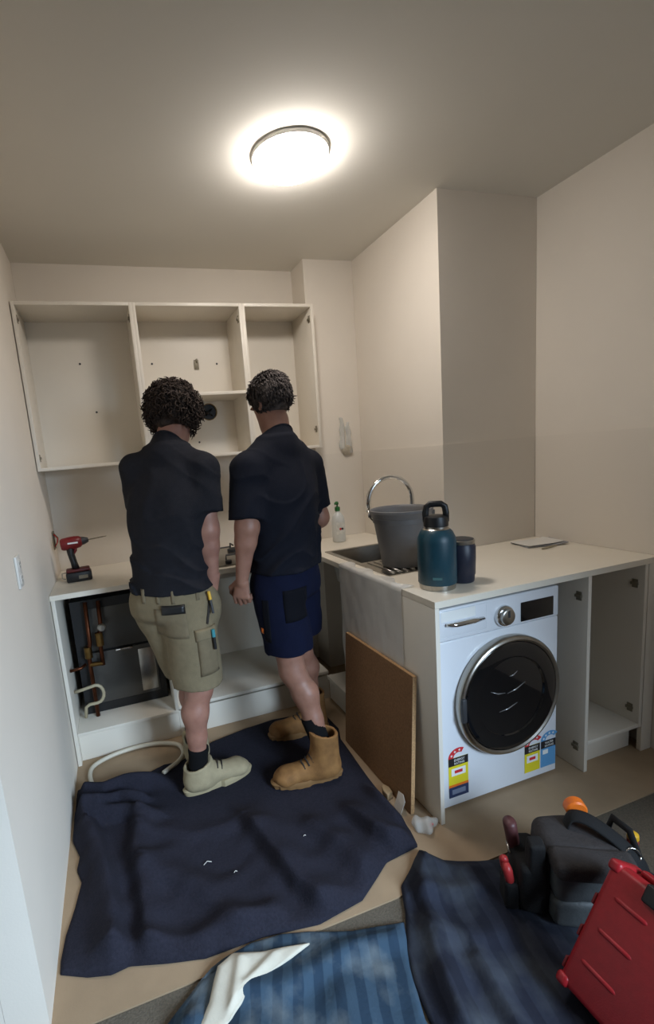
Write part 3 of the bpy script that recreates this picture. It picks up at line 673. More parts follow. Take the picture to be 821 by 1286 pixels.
# ---------------------------------------------------------------- on the walls
o = thing('power_outlet', 'small white double power outlet plate on the left wall', 'outlet', (.0005, -1.19, 1.143), (0, 0, 0))
box('plate', (.0005, -1.225, 1.086), (.009, -1.155, 1.20), M_outlet, o, .003)
for z in (1.118, 1.168):
    box('socket_face', (.0092, -1.213, z-.017), (.0115, -1.167, z+.017), M_outlet, o, .002)
    for yy, an in ((-1.199, .5), (-1.181, -.5)): MB().box((.0116, yy-.0015, z+.0), (.012, yy+.0015, z+.009)).build('slot', M_dgrey, o)
    MB().box((.0116, -1.1915, z-.012), (.012, -1.1885, z-.004)).build('slot', M_dgrey, o)
o = thing('junction_box', 'uncovered grey wall box with loose wires behind the impact driver', 'wall box', (.0005, -.10, 1.05))
fr = MB()
for q in (((.0005, -.135, 1.05), (.006, -.065, 1.058)), ((.0005, -.135, 1.142), (.006, -.065, 1.15)), ((.0005, -.135, 1.058), (.006, -.127, 1.142)), ((.0005, -.073, 1.058), (.006, -.065, 1.142))): fr.box(*q)
fr.build('frame', M_steel_d, o); box('inner_box', (.0005, -.127, 1.058), (.002, -.073, 1.142), M_black, o)
for i, cc in enumerate((M_lred, M_green, M_black)): MB().tube([(.002, -.115+.015*i, 1.06), (.020, -.11+.012*i, 1.085), (.024, -.105+.012*i, 1.11), (.006, -.10+.01*i, 1.135)], .003, 6).build('wire', cc, o, smooth=True)
o = thing('plastic_clips_bag', 'clear plastic pouch taped to wall above the soap bottle', 'plastic pouch', (1.825, NY-.007, 1.42))
def blister(x0, z0, z1, wd, nm):
    v = Vol((x0-wd, NY-.045, z0-.03), (x0+wd, NY, z1+.03), .004)
    v.ecap((x0, NY-.014, z0+.015), (x0+.002, NY-.010, z1), (wd*.55, .013), (wd*.35, .004), (1, 0, 0), .01)
    f = waves(int(x0*1000), 8, 60, 140); v.disp(lambda X, Y, Z: .0022*f(X, Y, Z))
    return vmesh(nm, v, M_clear, o)
blister(1.797, 1.46, 1.66, .035, 'strip_pouch'); blister(1.845, 1.43, 1.63, .042, 'strip_pouch')
v = Vol((1.78, NY-.05, 1.405), (1.89, NY, 1.50), .004); v.ell((1.825, NY-.018, 1.452), np.eye(3), (.04, .015, .034), 0); f = waves(5, 10, 60, 160); v.disp(lambda X, Y, Z: .003*f(X, Y, Z)); vmesh('crumpled_end', v, mat('pouch_contents', (178, 168, 150), .4, var=.2, scale=50), o)

# ---------------------------------------------------------------- brown board leaning on the sink cabinet
g = thing('chipboard_panel', 'brown chipboard panel leaning against the film-covered sink cabinet', 'board', (1.33, -1.26, 0))
ang = math.atan2(.05, .56)
def lean(y, s_, off): return (1.3265+s_*math.sin(ang)-off*math.cos(ang), y, .001+.0015+s_*math.cos(ang)+off*math.sin(ang))
V = [lean(y, s_, off) for off in (0, .016) for (y, s_) in ((-1.545, 0), (-.99, 0), (-.965, .565), (-1.52, .57))]
mesh_obj('core', V, [(0, 1, 2, 3), (7, 6, 5, 4), (0, 4, 5, 1), (1, 5, 6, 2), (2, 6, 7, 3), (3, 7, 4, 0)], M_chipe, g)
V = [lean(y, s_, off) for off in (.0161, .0175) for (y, s_) in ((-1.545, 0), (-.99, 0), (-.965, .564), (-1.52, .569))]
mesh_obj('face_sheet', V, [(0, 1, 2, 3), (7, 6, 5, 4), (0, 4, 5, 1), (1, 5, 6, 2), (2, 6, 7, 3), (3, 7, 4, 0)], M_chip, g)

# ---------------------------------------------------------------- hose loop and scraps on the floor
hp = [(.115, -.93, .022), (.086, -.83, .016), (.066, -.72, .016), (.09, -.645, .016), (.20, -.594, .016), (.36, -.588, .016), (.49, -.65, .018), (.517, -.74, .022), (.486, -.816, .028), (.402, -.88, .028)]
def spline(P, n=6):
    P = [np.array(p, float) for p in P]; P = [2*P[0]-P[1]]+P+[2*P[-1]-P[-2]]; out = []
    for i in range(1, len(P)-2):
        for t in np.arange(n)/n:
            a, b, c, d = P[i-1:i+3]; out.append(.5*((2*b)+(-a+c)*t+(2*a-5*b+4*c-d)*t*t+(-a+3*b-3*c+d)*t**3))
    out.append(P[-2]); return out
tag(MB().tube(spline(hp), .0105, 12).build('floor_hose', mat('pale_hose', (206, 198, 180), .45), smooth=True), 'pale flexible hose looping across floor in front of kickboard', 'hose')
def scrap(name, c_, r, seed, m_, label, amp=.006, cat='scrap'):
    v = Vol(np.array(c_)-np.array(r)*1.7, np.array(c_)+np.array(r)*1.7, max(r)/12); v.ell(c_, np.eye(3), r, 0); f = waves(seed, 10, 60, 170); v.disp(lambda X, Y, Z: amp*f(X, Y, Z)); v.plane((0, 0, .0012), (0, 0, -1))
    return tag(vmesh(name, v, m_), label, cat)
tag(MB().prism([(1.270, -1.440), (1.300, -1.432), (1.304, -1.400), (1.292, -1.372), (1.276, -1.385), (1.268, -1.412)], .001, .030).build('wood_offcut', mat('pale_wood', (172, 146, 110), .8, var=.15, scale=30), bevel=.004), 'small pale wood offcut at foot of leaning board', 'offcut')
_pv = []
for dx in (0, .0012):
    for (yy, s_) in ((-1.535, 0), (-1.475, 0), (-1.468, .062), (-1.505, .074), (-1.532, .060)): _pv.append((1.272+dx+s_*.45+.006*math.sin((yy+1.5)*60), yy, .0012+s_*.89))
tag(mesh_obj('paper_scrap', _pv, [(0, 1, 2, 3, 4), (9, 8, 7, 6, 5)]+[(i, 5+i, 5+(i+1) % 5, (i+1) % 5) for i in range(5)], M_paper), 'folded white paper scrap at the foot of brown board', 'paper')
sp = scrap('plastic_wrapper', (1.322, -1.618, .016), (.046, .038, .022), 23, M_clear, 'crumpled clear plastic wrapper on floor beside the end panel', .0042, 'wrapper')
sp2 = scrap('red_print', (1.336, -1.640, .024), (.009, .006, .008), 22, M_lred, 'x', .002); del sp2['label']; del sp2['category']; sp2.parent = sp; sp2.location = (1.336-sp.location[0], -1.640-sp.location[1], sp2.location[2]-sp.location[2])

# ---------------------------------------------------------------- blankets
def resample(P, n):
    P = np.array(P, float); d = np.r_[0, np.cumsum(np.linalg.norm(np.diff(P, axis=0), axis=1))]; t = np.linspace(0, d[-1], n)
    return np.stack([np.interp(t, d, P[:, k]) for k in range(2)], 1)
def seg_dist(X, Y, P):
    best = np.full(X.shape, 9.0); side = np.zeros(X.shape)
    for (a, b) in zip(P[:-1], P[1:]):
        a = np.array(a); ab = np.array(b)-a; t = np.clip(((X-a[0])*ab[0]+(Y-a[1])*ab[1])/(ab@ab), 0, 1)
        dx, dy = X-a[0]-t*ab[0], Y-a[1]-t*ab[1]; d = np.hypot(dx, dy); s_ = np.sign(ab[0]*dy-ab[1]*dx)
        mk = d < best; best[mk] = d[mk]; side[mk] = s_[mk]
    return best, side
def blanket(name, top, bot, left, right, n, m_, ridges, base, material, label, flats=(), seed=1, wob=.006, cat='blanket', parent=None, zoff=None, edge=.05, famp=1.0):
    T_, B_, L_, R_ = resample(top, n), resample(bot, n), resample(left, m_), resample(right, m_)
    U = np.linspace(0, 1, n)[None, :, None]; Vv = np.linspace(0, 1, m_)[:, None, None]
    P = (1-Vv)*T_[None]+Vv*B_[None]+(1-U)*L_[:, None]+U*R_[:, None]-((1-U)*(1-Vv)*T_[0]+U*(1-Vv)*T_[-1]+(1-U)*Vv*B_[0]+U*Vv*B_[-1])
    X, Y = P[..., 0], P[..., 1]; Z = np.zeros_like(X)
    for (pl, amp, w_, asym) in ridges:
        d, s_ = seg_dist(X, Y, pl); ww = np.where(s_ > 0, w_, w_*asym); Z += famp*amp*np.exp(-(d/ww)**2)
    f = waves(seed, 7, 12, 34); f2 = waves(seed+1, 6, 40, 70); Z += wob*(f(X, Y, 0*X)*.8+.35*f2(X, Y, 0*X))
    Z = np.maximum(Z, -.004)
    for (fx, fy, fr_) in flats: Z *= 1-np.exp(-(np.hypot(X-fx, Y-fy)/fr_)**4)
    bound = np.concatenate([P[0], P[-1], P[:, 0], P[:, -1]])
    D = np.full(X.shape, 9.0)
    for q in bound: D = np.minimum(D, np.hypot(X-q[0], Y-q[1]))
    e = np.clip(D/edge, 0, 1); e = e*e*(3-2*e); e2 = np.clip(D/.012, 0, 1)**.5
    Z = Z*(.25+.75*e)+base*(.35+.65*e2)
    if zoff is not None: Z = Z+zoff(X, Y)
    top_ = np.stack([X, Y, Z], -1).reshape(-1, 3)
    rimi = list(range(n))+[j*n+n-1 for j in range(1, m_)]+[(m_-1)*n+i for i in range(n-2, -1, -1)]+[j*n for j in range(m_-2, 0, -1)]
    low = top_[rimi].copy(); low[:, 2] = (.0008 if zoff is None else low[:, 2]-.006)
    Fc = [(j*n+i, (j+1)*n+i, (j+1)*n+i+1, j*n+i+1) for j in range(m_-1) for i in range(n-1)]
    K = len(top_)
    Fc += [(rimi[i], rimi[(i+1) % len(rimi)], K+(i+1) % len(rimi), K+i) for i in range(len(rimi))]
    o = mesh_obj(name, np.concatenate([top_, low]), Fc, material, parent, smooth=True)
    if parent is None: tag(o, label, cat)
    return o
FEET = [(.58, -1.06, .26), (.70, -1.05, .22), (.67, -.80, .24), (.80, -.76, .2), (1.02, -1.20, .26), (1.12, -1.21, .2), (1.13, -.85, .25), (1.24, -.86, .2)]
b1 = blanket('navy_blanket',
    [(.012, -.80), (.083, -.81), (.20, -.83), (.318, -.825), (.414, -.785), (.499, -.79), (.673, -.699), (.86, -.66), (1.033, -.641), (1.207, -.664), (1.32, -.73)],
    [(.012, -1.661), (.09, -1.70), (.157, -1.72), (.209, -1.715), (.316, -1.75), (.428, -1.780), (.605, -1.785), (.786, -1.815), (.949, -1.795), (1.03, -1.745), (1.10, -1.70), (1.24, -1.685)],
    [(.012, -.80), (.010, -.927), (.012, -1.126), (.045, -1.222), (.037, -1.284), (.057, -1.347), (.041, -1.44), (.018, -1.54), (.010, -1.621), (.012, -1.661)],
    [(1.32, -.73), (1.325, -.88), (1.292, -.97), (1.282, -1.10), (1.270, -1.266), (1.264, -1.38), (1.262, -1.46), (1.262, -1.554), (1.258, -1.616), (1.24, -1.685)], 150, 130,
    [([(.66, -1.20), (.69, -1.33), (.73, -1.50), (.77, -1.68), (.83, -1.80)], .040, .11, .22),
     ([(.08, -1.10), (.12, -1.25), (.15, -1.40), (.17, -1.56), (.17, -1.72)], .045, .03, 2.2),
     ([(.27, -1.12), (.25, -1.30), (.27, -1.52), (.27, -1.74)], .026, .05, .6),
     ([(.05, -.86), (.14, -.90), (.22, -.88), (.36, -.91), (.44, -.96)], .045, .04, .8),
     ([(.04, -.98), (.12, -1.00), (.20, -.97), (.30, -1.02)], .04, .028, .8),
     ([(.05, -1.02), (.22, -1.06), (.34, -1.14)], .035, .05, .6),
     ([(1.07, -1.36), (1.10, -1.50), (1.12, -1.60), (1.16, -1.68)], .040, .08, .28),
     ([(1.16, -1.15), (1.22, -1.35), (1.26, -1.55)], .045, .04, .8),
     ([(1.25, -.90), (1.24, -1.10)], .04, .05, .8),
     ([(.30, -1.40), (.45, -1.55), (.55, -1.74)], .022, .07, .6),
     ([(.93, -1.45), (.98, -1.60), (1.02, -1.74)], .03, .06, .8),
     ([(.30, -1.20), (.48, -1.30), (.62, -1.30)], .018, .06, .6),
     ([(.20, -1.68), (.40, -1.73), (.65, -1.73)], .02, .05, 1.0)],
    .013, M_navy, 'dark navy wool blanket rumpled on floor under the two men', FEET, 4, .008, famp=1.55)
_tv = np.array([tuple(v.co) for v in b1.data.vertices])+np.array(b1.location)
for i, (x, y, ln) in enumerate(((.50, -1.46, .03), (.585, -1.545, .012), (.87, -1.50, .010))):
    z = _tv[np.argsort(np.hypot(_tv[:, 0]-x, _tv[:, 1]-y))[:6], 2].max()+.003
    tag(MB().tube([(x-ln/2, y, z), (x, y+ln*.35, z+.0015), (x+ln/2, y+ln*.1, z)], .0012, 6).build('thread_scrap', M_paper, smooth=True), ('curled white thread lying flat on the navy blanket', 'small white lint speck beside the curled thread on navy blanket', 'small white lint speck on navy blanket below the wheat boot')[i], 'lint')
b2 = blanket('blue_striped_blanket',
    [(.47, -1.83), (.507, -1.80), (.568, -1.79), (.66, -1.80), (.746, -1.825), (.87, -1.875), (1.03, -1.91)],
    [(.10, -2.35), (.35, -2.55), (.62, -2.62), (.90, -2.55)],
    [(.47, -1.83), (.40, -1.84), (.362, -1.868), (.288, -1.92), (.20, -2.05), (.10, -2.35)],
    [(1.03, -1.91), (.97, -2.03), (.93, -2.15), (.92, -2.35), (.90, -2.55)], 120, 110,
    [([(.50, -1.92), (.62, -1.96), (.85, -1.93), (.98, -1.96)], .025, .05, .5),
     ([(.45, -2.05), (.55, -2.2), (.60, -2.45)], .03, .08, .6),
     ([(.75, -2.05), (.80, -2.25), (.80, -2.5)], .022, .07, .8), ([(.35, -1.95), (.30, -2.15)], .025, .05, .8)],
    .013, M_b2, 'faded blue striped packing blanket with its white lining turned up', (), 9, .006)
def b2z(X, Y): return .026+0*X
blanket('white_lining', [(.455, -1.838), (.505, -1.818), (.588, -1.847), (.66, -1.860), (.727, -1.876)], [(.36, -1.99), (.40, -2.01), (.45, -1.985)],
    [(.455, -1.838), (.437, -1.87), (.413, -1.92), (.36, -1.99)], [(.727, -1.876), (.636, -1.900), (.542, -1.92), (.45, -1.985)], 40, 40,
    [([(.52, -1.85), (.47, -1.96)], .012, .02, .8), ([(.62, -1.87), (.52, -1.92)], .010, .018, .8)], .008, M_lining, '', (), 15, .003, parent=b2, zoff=b2z, edge=.02)
b3 = blanket('navy_striped_blanket',
    [(1.235, -1.705), (1.285, -1.775), (1.393, -1.822), (1.501, -1.856), (1.66, -1.90), (1.85, -1.97)],
    [(.96, -2.60), (1.15, -2.68), (1.35, -2.75), (1.62, -2.80)],
    [(1.235, -1.705), (1.164, -1.755), (1.092, -1.80), (1.05, -1.887), (.985, -1.986), (.955, -2.063), (.94, -2.15), (.95, -2.4), (.96, -2.60)],
    [(1.85, -1.97), (1.88, -2.2), (1.80, -2.5), (1.62, -2.80)], 120, 110,
    [([(1.20, -1.75), (1.12, -1.90), (1.05, -2.05), (1.0, -2.2)], .03, .045, .6), ([(1.12, -1.86), (1.25, -1.90), (1.36, -1.93)], .028, .05, .5),
     ([(1.10, -2.0), (1.2, -2.05), (1.3, -2.06)], .02, .05, .6), ([(1.22, -1.74), (1.30, -1.84), (1.42, -1.87)], .02, .04, .8), ([(1.15, -2.1), (1.12, -2.3), (1.1, -2.5)], .03, .05, .7), ([(1.02, -2.12), (1.03, -2.4)], .02, .04, 1.0)],
    .013, M_b3, 'dark navy striped packing blanket under the tool bag and red case', ((1.55, -2.1, .28), (1.5, -2.3, .25), (1.40, -2.5, .2), (1.42, -2.25, .2)), 17, .006)
# ---------------------------------------------------------------- tool bag with tools
BGX, BGY, BGR = 1.565, -2.055, math.radians(-28)
def bl(x, y, z): return (BGX+x*math.cos(BGR)-y*math.sin(BGR), BGY+x*math.sin(BGR)+y*math.cos(BGR), z)
tb = thing('tool_bag', 'open grey and black canvas tool bag standing on the striped blanket', 'tool bag', (BGX, BGY, .0135), (0, 0, BGR))
def softbox(name, c_, r, m_, parent, k=.03, seed=0, amp=.002, h=.006, **kw):
    c_ = np.array(c_, float); r = np.array(r, float); v = Vol(c_-r-.03, c_+r+.03, h); S, (X, Y, Z) = v.allpts()
    q = [np.abs(X-c_[0])-(r[0]-k), np.abs(Y-c_[1])-(r[1]-k), np.abs(Z-c_[2])-(r[2]-k)]
    d = np.sqrt(np.maximum(q[0], 0)**2+np.maximum(q[1], 0)**2+np.maximum(q[2], 0)**2)+np.minimum(np.maximum(q[0], np.maximum(q[1], q[2])), 0)-k
    v.D = d.astype(np.float32); f = waves(seed, 8, 25, 70); v.disp(lambda X, Y, Z: amp*f(X, Y, Z))
    return vmesh(name, v, m_, parent, local=True, **kw)
softbox('bag_body', (0, .01, .116), (.120, .085, .115), M_canvas, tb, .04, 1, .003)
fp = softbox('front_pocket', (.0, -.085, .150), (.108, .035, .058), M_canvg, tb, .025, 2, .002)
MB().tube([(-.095, -.122, .200), (0, -.127, .204), (.095, -.121, .200)], .0035, 6).build('zip', M_black, fp, smooth=True, local=True)
softbox('lower_pocket', (.0, -.083, .050), (.112, .034, .048), M_canvg, tb, .02, 3, .002)
softbox('pocket_flap', (.0, -.092, .205), (.110, .042, .030), M_canvas, tb, .02, 4, .002)
softbox('side_pouch', (-.148, .0, .085), (.040, .080, .083), M_canvb, tb, .02, 5, .003)
softbox('side_pouch', (-.142, -.055, .155), (.024, .026, .09), M_canvb, tb, .012, 6, .002)
softbox('tool_loop', (-.208, -.032, .05), (.021, .036, .048), M_canvb, tb, .012, 9, .001)
softbox('side_pouch', (.142, .01, .08), (.034, .072, .078), M_canvb, tb, .02, 7, .003)
st_ = [(-.03, .03, .215), (-.012, .03, .262), (.02, .015, .272), (.06, -.01, .258), (.10, -.035, .232), (.14, -.058, .19), (.16, -.06, .14)]
s_ = MB().tube(spline(st_, 4), .021, 8, flat=.22).build('shoulder_strap', M_canvb, tb, smooth=True, local=True)
MB().tube([(.122+.020*math.cos(a), -.052+.006*math.sin(a), .208+.022*math.sin(a)) for a in np.linspace(0, 2*math.pi, 17)], .0028, 6).build('metal_ring', M_chrome, s_, smooth=True, local=True)
MB().tube([(.105, .055, .20), (.118, .055, .245), (.138, .0, .248), (.146, -.03, .20), (.146, -.035, .13)], .012, 8, flat=.5).build('carry_handle', M_canvb, tb, smooth=True, local=True)
for i, z in enumerate((.125, .06)): MB().tube([(-.1885, .022, z), (-.1895, .045, z+.008), (-.188, .06, z+.012)], .004, 6).build('buckle', M_steel, tb, smooth=True, local=True)
def btool(name, label, cat, loc): return thing(name, label, cat, loc)
x, y, z = bl(-.165, .040, .095)
hm = thing('claw_hammer', 'dark red rubber handled hammer standing up in the side pouch', 'hammer', (x, y, z), (math.radians(4), math.radians(-9), BGR))
MB().tube([(0, 0, .0), (0, 0, .06), (0, 0, .075), (0, 0, .155), (0, 0, .163)], [.013, .016, .024, .025, .018], 14, flat=.8).build('handle', M_brownh, hm, smooth=True, local=True)
MB().tube([(0, 0, .055), (0, 0, .075)], [.0165, .019], 14, flat=.75).build('collar', M_redt, hm, smooth='auto', local=True)
MB().box((-.014, -.012, -.05), (.014, .012, .0)).build('head', M_steel_d, hm, bevel=.003, local=True)
x, y, z = bl(-.214, -.032, .118)
pl = thing('red_handled_pliers', 'red handled pliers poking out of bag side pouch', 'pliers', (x, y, z), (math.radians(6), math.radians(-10), BGR))
for sg in (-1, 1): MB().tube([(0, sg*.012, -.05), (0, sg*.020, 0), (0, sg*.018, .035), (0, sg*.008, .05)], [.006, .013, .014, .010], 10).build('handle', mat('red_grip', (178, 52, 52), .4), pl, smooth=True, local=True)
MB().tube([(0, 0, -.045), (0, 0, -.09)], [.012, .005], 10, flat=.6).build('jaw', M_steel_d, pl, smooth=True, local=True)
x, y, z = bl(.015, .070, .2495)
tp = thing('tape_measure', 'orange tape measure resting behind the strap on bag top', 'tape measure', (x, y, z), (0, .12, BGR))
MB().lathe([(.001, -.018), (.026, -.018), (.031, -.013), (.031, .013), (.026, .018), (.001, .018)], (0, 0, .0265), 28, axis='y').build('case', M_orange, tp, smooth='auto', local=True)
MB().box((.008, -.015, -.003), (.037, .015, .012)).build('mouth', M_black, tp, bevel=.003, local=True)
x, y, z = bl(.163, .03, .148)
sd_ = thing('screwdriver', 'yellow capped dark red screwdriver standing in right bag pouch', 'screwdriver', (x, y, z), (.05, -.05, 0))
MB().tube([(0, 0, -.02), (0, 0, .0), (0, 0, .02), (0, 0, .058), (0, 0, .066)], [.009, .014, .012, .0165, .015], 10).build('handle', mat('brick_red_handle', (132, 50, 40), .4), sd_, smooth=True, local=True)
MB().lathe([(.015, .066), (.0165, .070), (.015, .082), (.008, .088), (.001, .089)], n=16).build('end_cap', M_yelh, sd_, smooth='auto', local=True)
MB().cyl((0, 0, -.12), (0, 0, -.02), .004, n=8).build('shank', M_steel_d, sd_, local=True)

# ---------------------------------------------------------------- red case, leaning
la = math.radians(33); CT, CW, CH = .105, .44, .335
Zl = Vector((math.sin(la), 0, math.cos(la))); Xl = Vector((0, -1, 0)); Yl = Zl.cross(Xl)
mt = Matrix((Xl, Yl, Zl)).transposed()
rc = thing('tool_case', 'red ribbed plastic tool case leaning beside the tool bag', 'case', (1.275+CT*math.cos(la), -2.235, .0105), tuple(mt.to_euler()))
SH = mat('red_plastic_dark', (120, 18, 26), .45)
def lb(name, a, b, m_, par, bev=.01): return MB().box(a, b).build(name, m_, par, bevel=bev, seg=3, local=True)
back = lb('back_shell', (0, -CT*.46, 0), (CW, 0, CH), M_red, rc, .016); lid = lb('front_lid', (-.004, -CT, -.002), (CW+.004, -CT*.50, CH+.004), M_red, rc, .016)
lb('seam_gasket', (.006, -CT*.50, .006), (CW-.006, -CT*.46, CH-.006), M_black, rc, .001)
for i, z in enumerate((.262, .172, .082)):
    for (x0, x1) in ((.030-.004*i, .118), (.185, .275), (.325, .41)):
        zz = z+(0 if x0 < .1 else -.028 if x0 < .3 else 0)
        MB().tube([(x0, -CT+.006, zz), (x0+.012, -CT+.004, zz), (x1-.012, -CT+.004, zz), (x1, -CT+.006, zz)], [.004, .0075, .0075, .004], 10).build('rib', M_red, lid, smooth=True, local=True)
for (x0, z0) in ((-.008, -.006), (CW-.022, -.006), (-.008, CH-.022), (CW-.022, CH-.022)): lb('corner_bumper', (x0, -CT-.005, z0), (x0+.032, -.002, z0+.030), M_red, rc, .010)
for x0 in (.085, .29): lb('latch', (x0, -CT-.010, CH-.034), (x0+.062, -CT*.3, CH+.012), M_black, rc, .005)
lb('edge_rail', (.03, -CT*.40, CH), (CW-.03, -CT*.12, CH+.016), M_red, rc, .006)
MB().tube([(.17, -CT*.5, CH+.002), (.175, -CT*.5, CH+.034), (.275, -CT*.5, CH+.034), (.28, -CT*.5, CH+.002)], .010, 10).build('carry_handle', M_black, rc, smooth=True, local=True)
for z in (.03, .12, .21): lb('side_rib', (-.009, -CT*.95, z), (-.001, -CT*.06, z+.03), SH, rc, .003)

# ---------------------------------------------------------------- people
def unit(v): v = np.array(v, float); return v/np.linalg.norm(v)
M_skinL = mat('skin_a', (158, 112, 96), .5, var=.08, scale=25, rgb2=(168, 122, 104), sss=.15)
M_skinR = mat('skin_b', (152, 108, 90), .5, var=.08, scale=25, rgb2=(162, 118, 99), sss=.15)
M_teeL = mat('charcoal_cotton', (32, 32, 37), .95, spec=.2, var=.1, scale=60, bump=.25, bscale=350)
M_teeR = mat('dark_navy_cotton', (21, 23, 32), .95, spec=.2, var=.1, scale=60, bump=.25, bscale=350)
M_khaki = mat('khaki_drill', (124, 111, 86), .9, var=.08, scale=40, bump=.3, bscale=300)
M_khakd = mat('khaki_pocket', (116, 103, 80), .9, var=.08, scale=40, bump=.3, bscale=300)
M_shortR = mat('blue_work_drill', (12, 18, 42), .9, spec=.2, var=.1, scale=40, bump=.3, bscale=300)
M_shortRb = mat('black_panel_cloth', (11, 12, 20), .9, spec=.2, bump=.3, bscale=300)
M_hairL = mat('dark_brown_hair', (42, 33, 28), .8, var=.3, scale=80, rgb2=(62, 49, 41), spec=.25)
M_hairR = mat('greying_brown_hair', (48, 41, 38), .75, var=.3, scale=60, rgb2=(92, 83, 79), spec=.3)
M_sock = mat('black_sock', (16, 16, 18), .95, spec=.2)
M_bootL = mat('sand_nubuck', (164, 150, 120), .85, var=.1, scale=30, bump=.25, bscale=160)
M_bootR = mat('wheat_leather', (136, 94, 50), .8, var=.16, scale=22, rgb2=(154, 110, 62), bump=.3, bscale=120)
M_soleL = mat('sand_sole', (168, 154, 122), .8)
M_soleR = mat('tan_sole', (134, 98, 58), .8)
M_lace = mat('dark_lace', (46, 40, 36), .8)
M_eye = mat('eye_white', (220, 218, 212), .2)

def hand(v, wrist, d, n, thumb_side, curl, size=1.0):
    """palm + five fingers; d = along the hand, n = palm normal (fingers curl towards it), thumb_side = unit side vector"""
    d, n, t = unit(d), unit(n), unit(thumb_side); n = unit(n-d*(n@d)); t = unit(t-d*(t@d)-n*(t@n)); w_ = np.array(wrist, float)
    v.cone(w_-d*.05, w_+d*.01, .027*size, .026*size, .01)
    v.ecap(w_+d*.015, w_+d*.075, (.030*size, .016*size), (.039*size, .015*size), t, .012)
    for i, (off, ln) in enumerate(((.030, .078), (.010, .088), (-.011, .082), (-.030, .064))):
        p = w_+d*(.088-.004*abs(i-1))+t*off*size; a = 0; L = np.array([.45, .32, .23])*ln*size
        for s_, ll in enumerate(L):
            a += curl*(.55, .9, .6)[s_]*(1+.12*i); q = p+(d*math.cos(a)+n*math.sin(a))*ll
            v.cone(p, q, (.0098, .0090, .0083)[s_]*size, (.0090, .0083, .0072)[s_]*size, .004); p = q
    p = w_+d*.022+t*.026*size+n*.006
    for s_, (ll, dr) in enumerate(((.045, d*.62+t*.62+n*.35), (.034, d*.82+t*.12+n*.5), (.026, d*.8-t*.2+n*.6))):
        q = p+unit(dr)*ll*size; v.cone(p, q, (.014, .0115, .0098)[s_], (.0115, .0098, .008)[s_], .006); p = q
def head_frame(fwd, tilt_up=(0, 0, 1)):
    f = unit(fwd); r = unit(np.cross(f, np.array(tilt_up, float))); u = np.cross(r, f); return r, f, u
def head(v, c_, fwd, s_=1.0):
    r, f, u = head_frame(fwd); A = (r, f, u); c_ = np.array(c_, float)
    P = lambda x, y, z: c_+s_*(r*x+f*y+u*z)
    v.ell(P(0, -.012, .030), A, (.076*s_, .096*s_, .085*s_), .02)          # skull
    v.ell(P(0, .030, -.035), A, (.064*s_, .060*s_, .078*s_), .03)          # face
    v.ell(P(0, .045, -.088), A, (.047*s_, .042*s_, .032*s_), .025)         # jaw and chin
    v.cone(P(0, .088, .012), P(0, .102, -.026), .008*s_, .013*s_, .012)    # nose
    for sx in (-1, 1):
        v.ell(P(sx*.030, .093, .008), A, (.016*s_, .012*s_, .011*s_), .008, 's')   # eye sockets
        v.ell(P(sx*.030, .086, .028), A, (.022*s_, .012*s_, .008*s_), .012)        # brow
        v.ell(P(sx*.077, -.008, -.012), A, (.010*s_, .019*s_, .030*s_), .006)      # ear
        v.ell(P(sx*.082, -.004, -.010), A, (.006*s_, .010*s_, .018*s_), .004, 's')
        v.cone(P(sx*.012, .093, -.056), P(0, .097, -.055), .006*s_, .008*s_, .006) # lips
    return P, A
